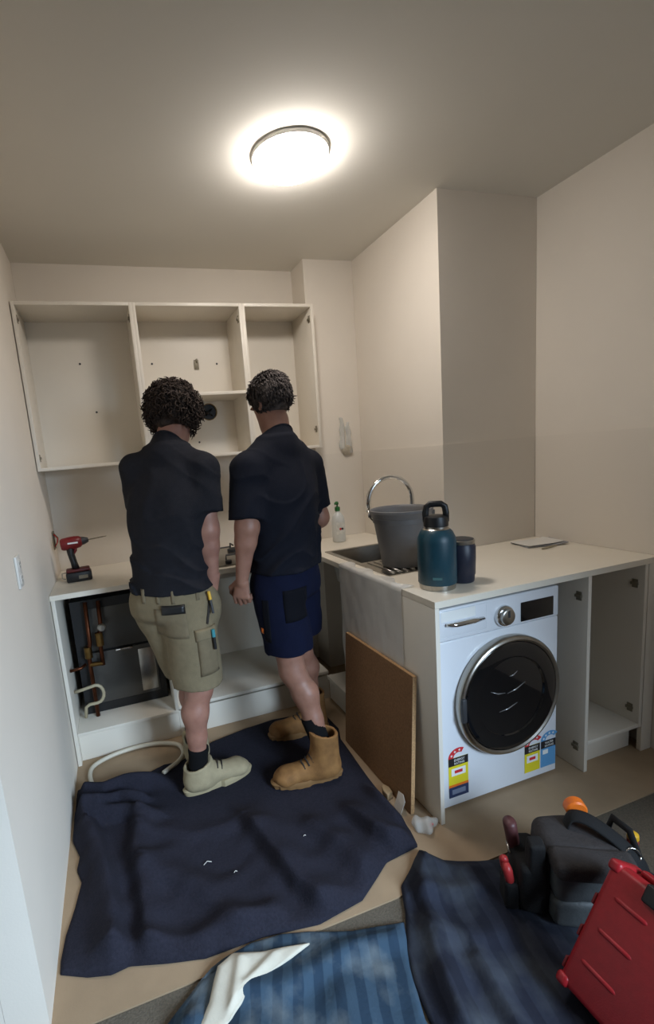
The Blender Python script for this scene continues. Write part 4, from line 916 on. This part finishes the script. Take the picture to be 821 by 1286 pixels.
def shoe(parent, name, ank, d, sole_m, up_m, shaft, L=.30, lace=True, zb=.0126, heel_back=.085, w_=.048, lug=False):
    """boot on the floor: local x = toe direction"""
    d = unit([d[0], d[1], 0]); sdv = np.array([-d[1], d[0], 0]); a0 = np.array([ank[0], ank[1], zb])
    P = lambda x, y, z: a0+d*x+sdv*y+np.array([0, 0, z])
    tx = L-heel_back
    lo = np.minimum(P(-heel_back-.03, 0, 0), P(tx+.03, 0, 0))-np.array([.09, .09, .01]); hi = np.maximum(P(-heel_back-.03, 0, 0), P(tx+.03, 0, 0))+np.array([.09, .09, shaft+.06])
    v = Vol(lo, hi, .005)
    A = (d, sdv, np.array([0, 0, 1.0]))
    v.ecap(P(-heel_back+.045, 0, .045), P(.02, 0, .055), (.040, .042), (.045, .055), sdv, .03)
    v.ecap(P(0.02, 0, .055), P(tx-.058, 0, .040), (.045, .055), (w_+.002, .036), sdv, .03)
    v.ell(P(tx-.055, 0, .040), A, (.056, w_+.001, .034), .02)
    v.cone(P(-.03, 0, .07), P(-.028, 0, shaft+.03), .047, .052, .04)
    v.cone(P(-.005, 0, .07), P(-.006, 0, shaft+.03), .044, .050, .05)
    f = waves(int(abs(ank[0]*1000)), 8, 35, 80); v.disp(lambda X, Y, Z: .0018*f(X, Y, Z))
    v.cone(P(-.018, 0, shaft-.05), P(-.018, 0, shaft+.08), .047, .052, .0, 's')
    v.plane(P(0, 0, .018), (0, 0, -1)); v.plane(P(-.02, 0, shaft), unit(np.array([0, 0, 1.0])-.18*d))
    up = vmesh('boot_upper', v, up_m, parent)
    V2 = Vol(lo, hi, .006)
    out = []
    for t in np.linspace(0, 2*math.pi, 80, endpoint=False):
        x = (tx+heel_back)/2*math.cos(t)*1.02; xc = (tx-heel_back)/2
        ww = w_*(1.06 if x > 0 else .88)*(abs(math.sin(t))**.72)*(1 if math.sin(t) >= 0 else -1)
        if abs(x+.02) < .03: ww *= .93
        out.append((xc+x, ww))
    so = MB(); n = len(out)
    lv = [(0, 1.0), (.010, 1.02), (.022, 1.04), (.030, .97)]
    VV = []
    for (z, sc) in lv:
        for (x, y) in out: sc2 = sc*(1 if (z > .015 or not lug or (len(VV) % n) % 4 < 2) else .95); VV.append(P((x-(tx-heel_back)/2)*sc2+(tx-heel_back)/2, y*sc2, z+(.008*max(0, (x-tx*.55)/tx) if z < .02 else .004*max(0, (x-tx*.55)/tx))))
    FF = [tuple(reversed(range(n))), tuple(range(3*n, 4*n))]+[(j*n+i, j*n+(i+1) % n, (j+1)*n+(i+1) % n, (j+1)*n+i) for j in range(3) for i in range(n)]
    so = mesh_obj('sole', VV, FF, sole_m, parent, smooth='auto')
    if lace:
        for i in range(5 if shaft < .15 else 7):
            t = i/6; x0 = .085-.085*min(1, t*1.4); z0 = .093+.012*i+(.018*(i-3) if i > 3 else 0)
            z0 = min(z0, shaft-.015); x0 = x0+.012
            arc = [P(x0-.012*abs(s_), s_*.034, z0-.020*s_*s_+.006) for s_ in (-1, -.5, 0, .5, 1)]
            MB().tube(arc, .0035, 6).build('lace', M_lace, up, smooth=True)
    return up
def strands(name, n, roots, gen, material, parent, sides=3):
    m_ = MB()
    for i in range(n):
        r_ = gen(i)
        if r_ is None: continue
        pts, rad = r_; m_.tube(pts, rad, sides, caps=False)
    return m_.build(name, material, parent, smooth=True)

def person(nm, sp):
    J = {k: np.array(v, float) for k, v in sp['J'].items()}
    root = thing('person', sp['label'], 'person', (J['pelvis'][0], J['pelvis'][1], 0))
    # ---- body
    allp = np.array(list(J.values())); lo = allp.min(0)-.22; hi = allp.max(0)+.22; lo[2] = .02
    v = Vol(lo, hi, .0075)
    rS, rH = unit(sp['rS']), unit(sp['rH'])
    v.ecap(J['pelvis']+[0, 0, -.05], J['pelvis']+[0, 0, .06], (.150, .105), (.145, .10), rH, .03)
    v.stack([(J['pelvis'], .145, .10, rH), (J['waist'], .140, .098, (rH+rS)/2), (J['chest'], .160, .108, rS), (J['upper'], .125, .085, rS), (J['neck']-[0, 0, .02], .07, .06, rS)], .03)
    v.cone(J['neck'], J['headbase'], .063, .062, .05)
    for s_ in 'LR':
        v.cone(J['neck']+[0, 0, -.04], J['sh'+s_], .046, .046, .04); v.cone(J['sh'+s_], J['el'+s_], .049, .045, .03); v.cone(J['el'+s_], J['el'+s_]*.72+J['wr'+s_]*.28, .045, .0445, .04)
        v.cone(J['el'+s_]*.72+J['wr'+s_]*.28, J['wr'+s_], .0435, .0275, .02)
        v.cone(J['hip'+s_], J['kn'+s_], .088, .058, .03)
        k_, a_ = J['kn'+s_], J['an'+s_]; sh = a_-k_; back_ = -unit([*sp['toe'+s_][:2], 0])
        cm = k_+sh*.30+back_*.018
        v.cone(k_, cm, .054, .056, .03); v.cone(cm, k_+sh*.62+back_*.008, .056, .043, .03); v.cone(k_+sh*.62+back_*.008, a_, .043, .036, .02)
        v.cone(a_, a_+[0, 0, -.04], .036, .034, .02)
    P, A = head(v, J['head'], sp['face'], 1.0)
    hv = []
    for s_ in 'LR':
        w_ = J['wr'+s_]; hp_ = sp['hand'+s_]; vv = Vol(w_-.17, w_+.17, .0042); hand(vv, w_, *hp_); hv.append(vv)
    body = vmesh('body', [v]+hv, sp['skin'], root)
    for sx in (-1, 1): MB().lathe([(.001, -.011), (.008, -.008), (.011, 0), (.008, .008), (.001, .011)], P(sx*.030, .077, .008), 12).build('eye', M_eye, body, smooth=True); MB().lathe([(.001, -.005), (.0038, -.0035), (.0052, 0), (.0038, .0035), (.001, .005)], P(sx*.030, .0845, .007), 12).build('iris', M_lace, body, smooth=True)
    # ---- shirt
    v = Vol(allp.min(0)*[1, 1, 0]+[-.25, -.25, sp['hem']-.06], allp.max(0)*[1, 1, 0]+[.25, .25, J['neck'][2]+.12], .006)
    S_ = sp['shirt']
    n0 = J['neck']; v.stack(S_+[((n0[0], n0[1], n0[2]+.0), .085, .075, S_[-1][3])], .03)
    for s_ in 'LR':
        a, b = J['sh'+s_], J['el'+s_]; dr = unit(b-a); e = a+dr*sp['sleeve']
        v.cone(J['neck']+[0, 0, -.034], a, .074, .062, .05)
        v.cone(a, e+dr*.06, .066, .078, .035, cut=[(e, dr)])
    F1 = waves(sp['seed'], 7, 16, 30); F2 = waves(sp['seed']+1, 8, 40, 75, (1, 1, .55)); zc = J['chest'][2]
    fd = unit(sp['fold'])
    def folds(X, Y, Z):
        g = np.clip((zc+.02-Z)/.25, 0, 1)
        w0 = F1(X, Y, Z); t = X*fd[0]+Y*fd[1]+Z*fd[2]
        return np.minimum((.004+.006*g)*w0*.6+.0026*F2(X, Y, Z)+(.35+g)*.011*(np.abs(np.sin(t*24+1.7*w0))**.8-.5), .004+.006*g)
    v.disp(folds)
    ax_ = unit(J['headbase']-J['neck']); fh = unit([sp['face'][0], sp['face'][1], 0]); cn = unit(ax_+.55*fh); cc = J['neck']+ax_*.016
    v.cone(J['neck']-ax_*.04, cc+ax_*.05, .078, .070, .03, cut=[(cc, cn)])
    v.cone(J['neck']-ax_*.02, cc+ax_*.12, .0625, .064, .0, 's')
    v.plane((0, 0, sp['hem']), unit([sp['hemt'][0], sp['hemt'][1], -1]) if 'hemt' in sp else (0, 0, -1)) if 'hemt' not in sp else v.plane((J['pelvis'][0], J['pelvis'][1], sp['hem']), unit([sp['hemt'][0], sp['hemt'][1], -1]))
    shirt = vmesh('shirt', v, sp['tee'], root)
    r1 = unit(np.cross(cn, fh)); g1 = np.cross(cn, r1)
    co = [cc+.0685*(r1*math.cos(a)+g1*math.sin(a)*1.1)-cn*.003 for a in np.linspace(0, 2*math.pi, 29)]
    MB().tube(co, .0055, 8).build('collar', sp['tee'], shirt, smooth=True)
    # ---- shorts
    v = Vol(np.minimum(np.minimum(J['knL'], J['knR']), J['pelvis'])-[.26, .26, .12], np.maximum(np.maximum(J['hipL'], J['hipR']), J['pelvis'])+[.26, .26, .22], .006)
    pw = sp['pw']
    v.ecap(J['pelvis']+[0, 0, -.06], J['pelvis']+[0, 0, .10], (pw[0], pw[1]), (pw[0]-.012, pw[1]-.008), rH, .03, end=.05)
    for s_ in 'LR':
        a, b = J['hip'+s_], J['kn'+s_]; dr = unit(b-a); e = a+dr*sp['leg'+s_]
        v.cone(a, e+dr*.10, sp['lr'][0], sp['lr'][1], .03, cut=[(e, unit(dr*.7+np.array([0, 0, -.5])))])
    G1 = waves(sp['seed']+5, 7, 16, 32); G2 = waves(sp['seed']+6, 8, 45, 80)
    v.disp(lambda X, Y, Z: .0045*G1(X, Y, Z)+.0018*G2(X, Y, Z))
    for (bc, br) in sp.get('bulge', ()): v.ell(bc, np.eye(3), br, .04)
    v.plane((0, 0, J['pelvis'][2]+.10), (0, 0, 1))
    shorts = vmesh('shorts', v, sp['pants'], root)
    # ---- boots, socks
    for s_ in 'LR':
        bt = sp['boot']; td = sp['toe'+s_]; a_ = J['an'+s_]
        an0 = a_+unit([td[0], td[1], 0])*.012
        shoe(root, 'boot', an0, td, bt['sole'], bt['up'], bt['shaft'], bt['L'], lug=bt.get('lug', False))
        dr = unit(J['kn'+s_]-a_); top = a_+dr*(bt['sock'])
        c0 = a_+[0, 0, -.03]
        sk = MB().tube([c0, a_, a_+dr*.05, a_+dr*(bt['sock']-.012), top], [.042, .043, .044, .047, .0455], 20).build('sock', M_sock, root, smooth=True)
    return root, J, P, A, shorts, shirt, body

# ---- left man
Lsp = dict(label='person in charcoal t-shirt and khaki shorts facing counter, curly hair', skin=M_skinL, tee=M_teeL, pants=M_khaki, seed=31,
  J=dict(pelvis=(.535, -.955, .905), waist=(.55, -.95, 1.08), chest=(.585, -.93, 1.31), upper=(.60, -.915, 1.445), neck=(.605, -.90, 1.535), headbase=(.636, -.868, 1.61), head=(.655, -.845, 1.672),
    shR=(.733, -.995, 1.435), shL=(.467, -.84, 1.455), elR=(.712, -1.03, 1.18), elL=(.475, -.735, 1.22), wrR=(.712, -1.005, .925), wrL=(.58, -.60, 1.08),
    hipR=(.59, -1.01, .885), hipL=(.475, -.90, .885), knR=(.600, -1.03, .485), knL=(.585, -.88, .49), anR=(.553, -1.045, .135), anL=(.575, -.845, .135)),
  rS=(.87, -.49, 0), rH=(.74, -.67, 0), face=(.45, .76, -.47), toeR=(1, .16), toeL=(.06, 1),
  handR=((-.22, .10, -1), (-.7, .6, 0), (.5, .85, 0), .25), handL=((.75, .65, -.15), (0, 0, -1), (.6, -.7, 0), .35),
  hem=.935, sleeve=.185, fold=(.5, -.2, .85), pw=(.172, .135), lr=(.112, .108), legR=.375, legL=.37,
  shirt=[((.535, -.955, .90), .185, .148, (.74, -.67, 0)), ((.548, -.95, 1.08), .178, .140, (.78, -.62, 0)), ((.585, -.93, 1.31), .188, .138, (.87, -.49, 0)), ((.60, -.915, 1.44), .150, .105, (.87, -.49, 0))],
  bulge=[((.685, -1.01, .845), (.055, .06, .085))],
  boot=dict(sole=M_soleL, up=M_bootL, shaft=.132, L=.315, sock=.080))
pl_, JL, PL, AL, shL, tL, bodyL = person('L', Lsp)
# ---- right man
Rsp = dict(label='person in dark navy t-shirt and blue work shorts with short greying hair', skin=M_skinR, tee=M_teeR, pants=M_shortR, seed=57,
  J=dict(pelvis=(1.055, -1.01, .915), waist=(1.06, -1.01, 1.09), chest=(1.07, -1.0, 1.31), upper=(1.075, -.99, 1.44), neck=(1.075, -.985, 1.53), headbase=(1.080, -.96, 1.61), head=(1.075, -.94, 1.695),
    shL=(.900, -1.065, 1.418), shR=(1.243, -.925, 1.408), elL=(.865, -1.11, 1.18), elR=(1.285, -.90, 1.15), wrL=(.828, -1.085, .955), wrR=(1.17, -.68, 1.06),
    hipL=(.99, -1.06, .89), hipR=(1.115, -.95, .89), knL=(1.015, -1.10, .50), knR=(1.135, -.90, .50), anL=(1.095, -1.205, .15), anR=(1.20, -.845, .15)),
  rS=(.90, .43, 0), rH=(.75, .66, 0), face=(-.30, .84, -.45), toeL=(-1, .14), toeR=(-1, .10),
  handL=((-.10, .10, -1), (.55, .8, .0), (.3, .9, 0), 1.0), handR=((-.7, .7, -.1), (0, 0, -1), (-.6, -.6, 0), .4),
  hem=.965, hemt=(.0, .0), sleeve=.215, fold=(-.45, -.2, .85), pw=(.178, .140), lr=(.118, .112), legL=.295, legR=.28,
  shirt=[((1.055, -1.015, .93), .196, .150, (.75, .66, 0)), ((1.06, -1.01, 1.09), .188, .145, (.8, .6, 0)), ((1.07, -1.0, 1.31), .196, .142, (.90, .43, 0)), ((1.075, -.99, 1.435), .158, .108, (.90, .43, 0))],
  boot=dict(sole=M_soleR, up=M_bootR, shaft=.225, L=.315, sock=.155, lug=True))
pr2, JR, PR, AR, shR, tR, bodyR = person('R', Rsp)

# ---- hair
def hair_dirs(n, P, ok):
    out = []
    while len(out) < n:
        d = RNG.normal(size=3); d /= np.linalg.norm(d)
        if ok(d): out.append(d)
    return out
def hair_base(P, A, body, material, lift, ok_planes, seed, amp, fr, nm='hair'):
    c_ = P(0, -.012, .030); v = Vol(np.array(c_)-.2, np.array(c_)+.2, .006)
    v.ell(c_, A, (.078+lift, .098+lift, .090+lift), 0); f = waves(seed, 14, *fr); v.disp(lambda X, Y, Z: amp*f(X, Y, Z))
    for (p, n_) in ok_planes: v.plane(p, n_)
    return vmesh(nm, v, material, body)
r_, f_, u_ = AL
hl = hair_base(PL, AL, pl_, M_hairL, .034, [(PL(0, .075, .035), unit(f_-.55*u_)), (PL(0, -.02, -.075), unit(-u_+.15*f_+.25*r_))], 3, .006, (70, 130))
def okL(d): return d[2] > -.75 and not (d[1] > .55 and d[2] < .25)
dirs = hair_dirs(1500, PL, okL); curl = MB()
for d in dirs:
    s_ = RNG.uniform(.95, 1.08)
    base = np.array([d[0]*.092, d[1]*.110-.012, d[2]*.096+.028]); out_ = unit(np.array([d[0], d[1], d[2]*.9]))
    e1 = unit(np.cross(out_, RNG.normal(size=3))); e2 = np.cross(out_, e1); R0 = RNG.uniform(.006, .012); Ln = RNG.uniform(.022, .048); ph = RNG.uniform(0, 6.28); turns = RNG.uniform(1.2, 2.2)
    pts = []
    for t in np.linspace(0, 1, 11):
        a = ph+t*turns*6.28; q = base+out_*Ln*t+R0*(e1*math.cos(a)+e2*math.sin(a)); q[2] -= .010*t*t; pts.append(PL(*q))
    curl.tube(pts, [.0036]*8+[.003, .0022, .001], 4, caps=False)
curl.build('curls', M_hairL, hl, smooth=True)
r_, f_, u_ = AR
hr = hair_base(PR, AR, pr2, M_hairR, .009, [(PR(0, .07, .045), unit(f_-.75*u_)), (PR(0, -.02, -.058), unit(-u_+.25*f_))], 8, .0035, (50, 110))
def okR(d): return d[2] > -.72 and not (d[1] > .5 and d[2] < .35)
dirs = hair_dirs(1900, PR, okR); fr_ = MB()
for d in dirs:
    base = np.array([d[0]*.085, d[1]*.105-.012, d[2]*.097+.030]); up_ = d[2]
    comb = unit(np.array([d[0]*.25+RNG.normal()*.30, -.35+RNG.normal()*.30, -.85+RNG.normal()*.2])); comb = unit(comb-unit(d)*(comb@unit(d))*.85); nrm = unit(d)
    Ln = RNG.uniform(.020, .036)*(1.25 if up_ > .5 else .8)
    pts = [PR(*(base+nrm*((.016 if up_ > .45 else .010)*(t-.35*t*t))+comb*Ln*t)) for t in np.linspace(0, 1, 5)]
    fr_.tube(pts, [.0034, .0036, .0032, .0024, .0008], 3, caps=False)
for k in range(7):
    b0 = np.array([.01+.012*RNG.normal(), -.005+.02*RNG.normal(), .118]); dd_ = unit(np.array([.35+.3*RNG.normal(), .2*RNG.normal(), .8]))
    fr_.tube([PR(*(b0+dd_*L_)) for L_ in (0, .018, .034, .042+.014*RNG.random())], [.004, .0034, .0024, .0006], 3, caps=False)
fr_.build('hair_tufts', M_hairR, hr, smooth=True)

# ---- pockets and belt loops: pieces laid on the cloth, found by casting onto the garment
from mathutils.bvhtree import BVHTree
def patch(name, ob, quad, direction, thick, material, parent, nu=10, nv=8, lift=.0, **k):
    me = ob.data; off = Vector(ORG[ob]); tree = BVHTree.FromPolygons([v.co+off for v in me.vertices], [p.vertices[:] for p in me.polygons])
    d = Vector(unit(direction)); G = []
    for j in range(nv+1):
        for i in range(nu+1):
            u_, v_ = i/nu, j/nv
            p = [(1-u_)*(1-v_)*quad[0][c]+u_*(1-v_)*quad[1][c]+u_*v_*quad[2][c]+(1-u_)*v_*quad[3][c] for c in range(3)]
            h_ = tree.ray_cast(Vector(p)-d*.6, d, 1.2)
            if h_[0] is None: return None
            e = min(u_, 1-u_, v_, 1-v_); G.append((h_[0], h_[1], lift+thick*(.35 if e < 1e-6 else 1)))
    n = len(G); V = [tuple(a+b*t) for a, b, t in G]+[tuple(a-b*.004) for a, b, t in G]; Fc = []
    for j in range(nv):
        for i in range(nu): a = j*(nu+1)+i; Fc += [(a, a+1, a+nu+2, a+nu+1), (n+a+nu+1, n+a+nu+2, n+a+1, n+a)]
    rim_ = list(range(nu+1))+[(j+1)*(nu+1)-1 for j in range(1, nv+1)]+[nv*(nu+1)+i for i in range(nu-1, -1, -1)]+[j*(nu+1) for j in range(nv-1, 0, -1)]
    for i in range(len(rim_)): a, b = rim_[i], rim_[(i+1) % len(rim_)]; Fc.append((b, a, n+a, n+b))
    return mesh_obj(name, V, Fc, material, parent, smooth=True, **k)
def quad(x0, z0, x1, z1, y=-1.1): return [(x0, y, z0), (x1, y, z0), (x1, y, z1), (x0, y, z1)]
BKV = (.12, .99, 0); SDV = (-.45, .9, 0)
bp_ = patch('back_pocket', shL, quad(.445, .755, .575, .885), BKV, .006, M_khakd, shL)
wl = patch('wallet', shL, quad(.478, .862, .572, .90), BKV, .012, M_black, None, 12, 6, .004)
if wl: tag(wl, 'black wallet poking out of the back pocket of khaki shorts', 'wallet')
patch('cargo_pocket', shL, quad(.585, .58, .69, .76), SDV, .010, M_khakd, shL)
patch('pocket_flap', shL, quad(.580, .735, .695, .785), SDV, .014, M_khaki, shL)
patch('hip_pocket_edge', shL, [(.640, -1.1, .80), (.650, -1.1, .795), (.690, -1.1, .905), (.680, -1.1, .91)], SDV, .008, M_lace, shL, 4, 12)
for x in (.40, .46, .52, .62): patch('belt_loop', shL, quad(x, .905, x+.014, .965), BKV, .007, M_khakd, shL, 3, 5)
patch('back_panel', shR, quad(.965, .76, 1.085, .90), (-.1, .99, 0), .004, M_shortRb, shR)
patch('side_panel', shR, quad(.905, .67, .935, .86), (.35, .93, 0), .004, M_shortRb, shR)
patch('maker_tag', shR, quad(.890, .705, .905, .730), (.55, .83, 0), .005, M_orange, shR, 3, 3)
def clip_item(name, label, cat, x, z0, z1, m1, m2, r=.006):
    me = shL.data; off = Vector(ORG[shL]); tree = BVHTree.FromPolygons([v.co+off for v in me.vertices], [p.vertices[:] for p in me.polygons]); d = Vector(unit(SDV))
    P_ = []
    for z in (z0, z1):
        h_ = tree.ray_cast(Vector((x, -1.1, z))-d*.5, d, 1.0); P_.append(h_[0]+h_[1]*(r+.014))
    t_ = thing(name, label, cat, tuple(P_[0])); a, b = np.array(P_[0]), np.array(P_[1])
    MB().tube([a, a+(b-a)*.62], r*.8, 10).build('barrel', m1, t_, smooth='auto'); MB().tube([a+(b-a)*.62, b], [r, r*.9], 10).build('cap', m2, t_, smooth='auto')
clip_item('marker_pen', 'teal capped marker pen clipped on cargo pocket of khaki shorts', 'pen', .652, .69, .775, M_black, mat('teal_cap', (60, 140, 150), .4), .008)
clip_item('folding_rule', 'yellow ended tool standing in hip pocket of khaki shorts', 'tool', .672, .84, .925, M_dgrey, M_yelh, .007)
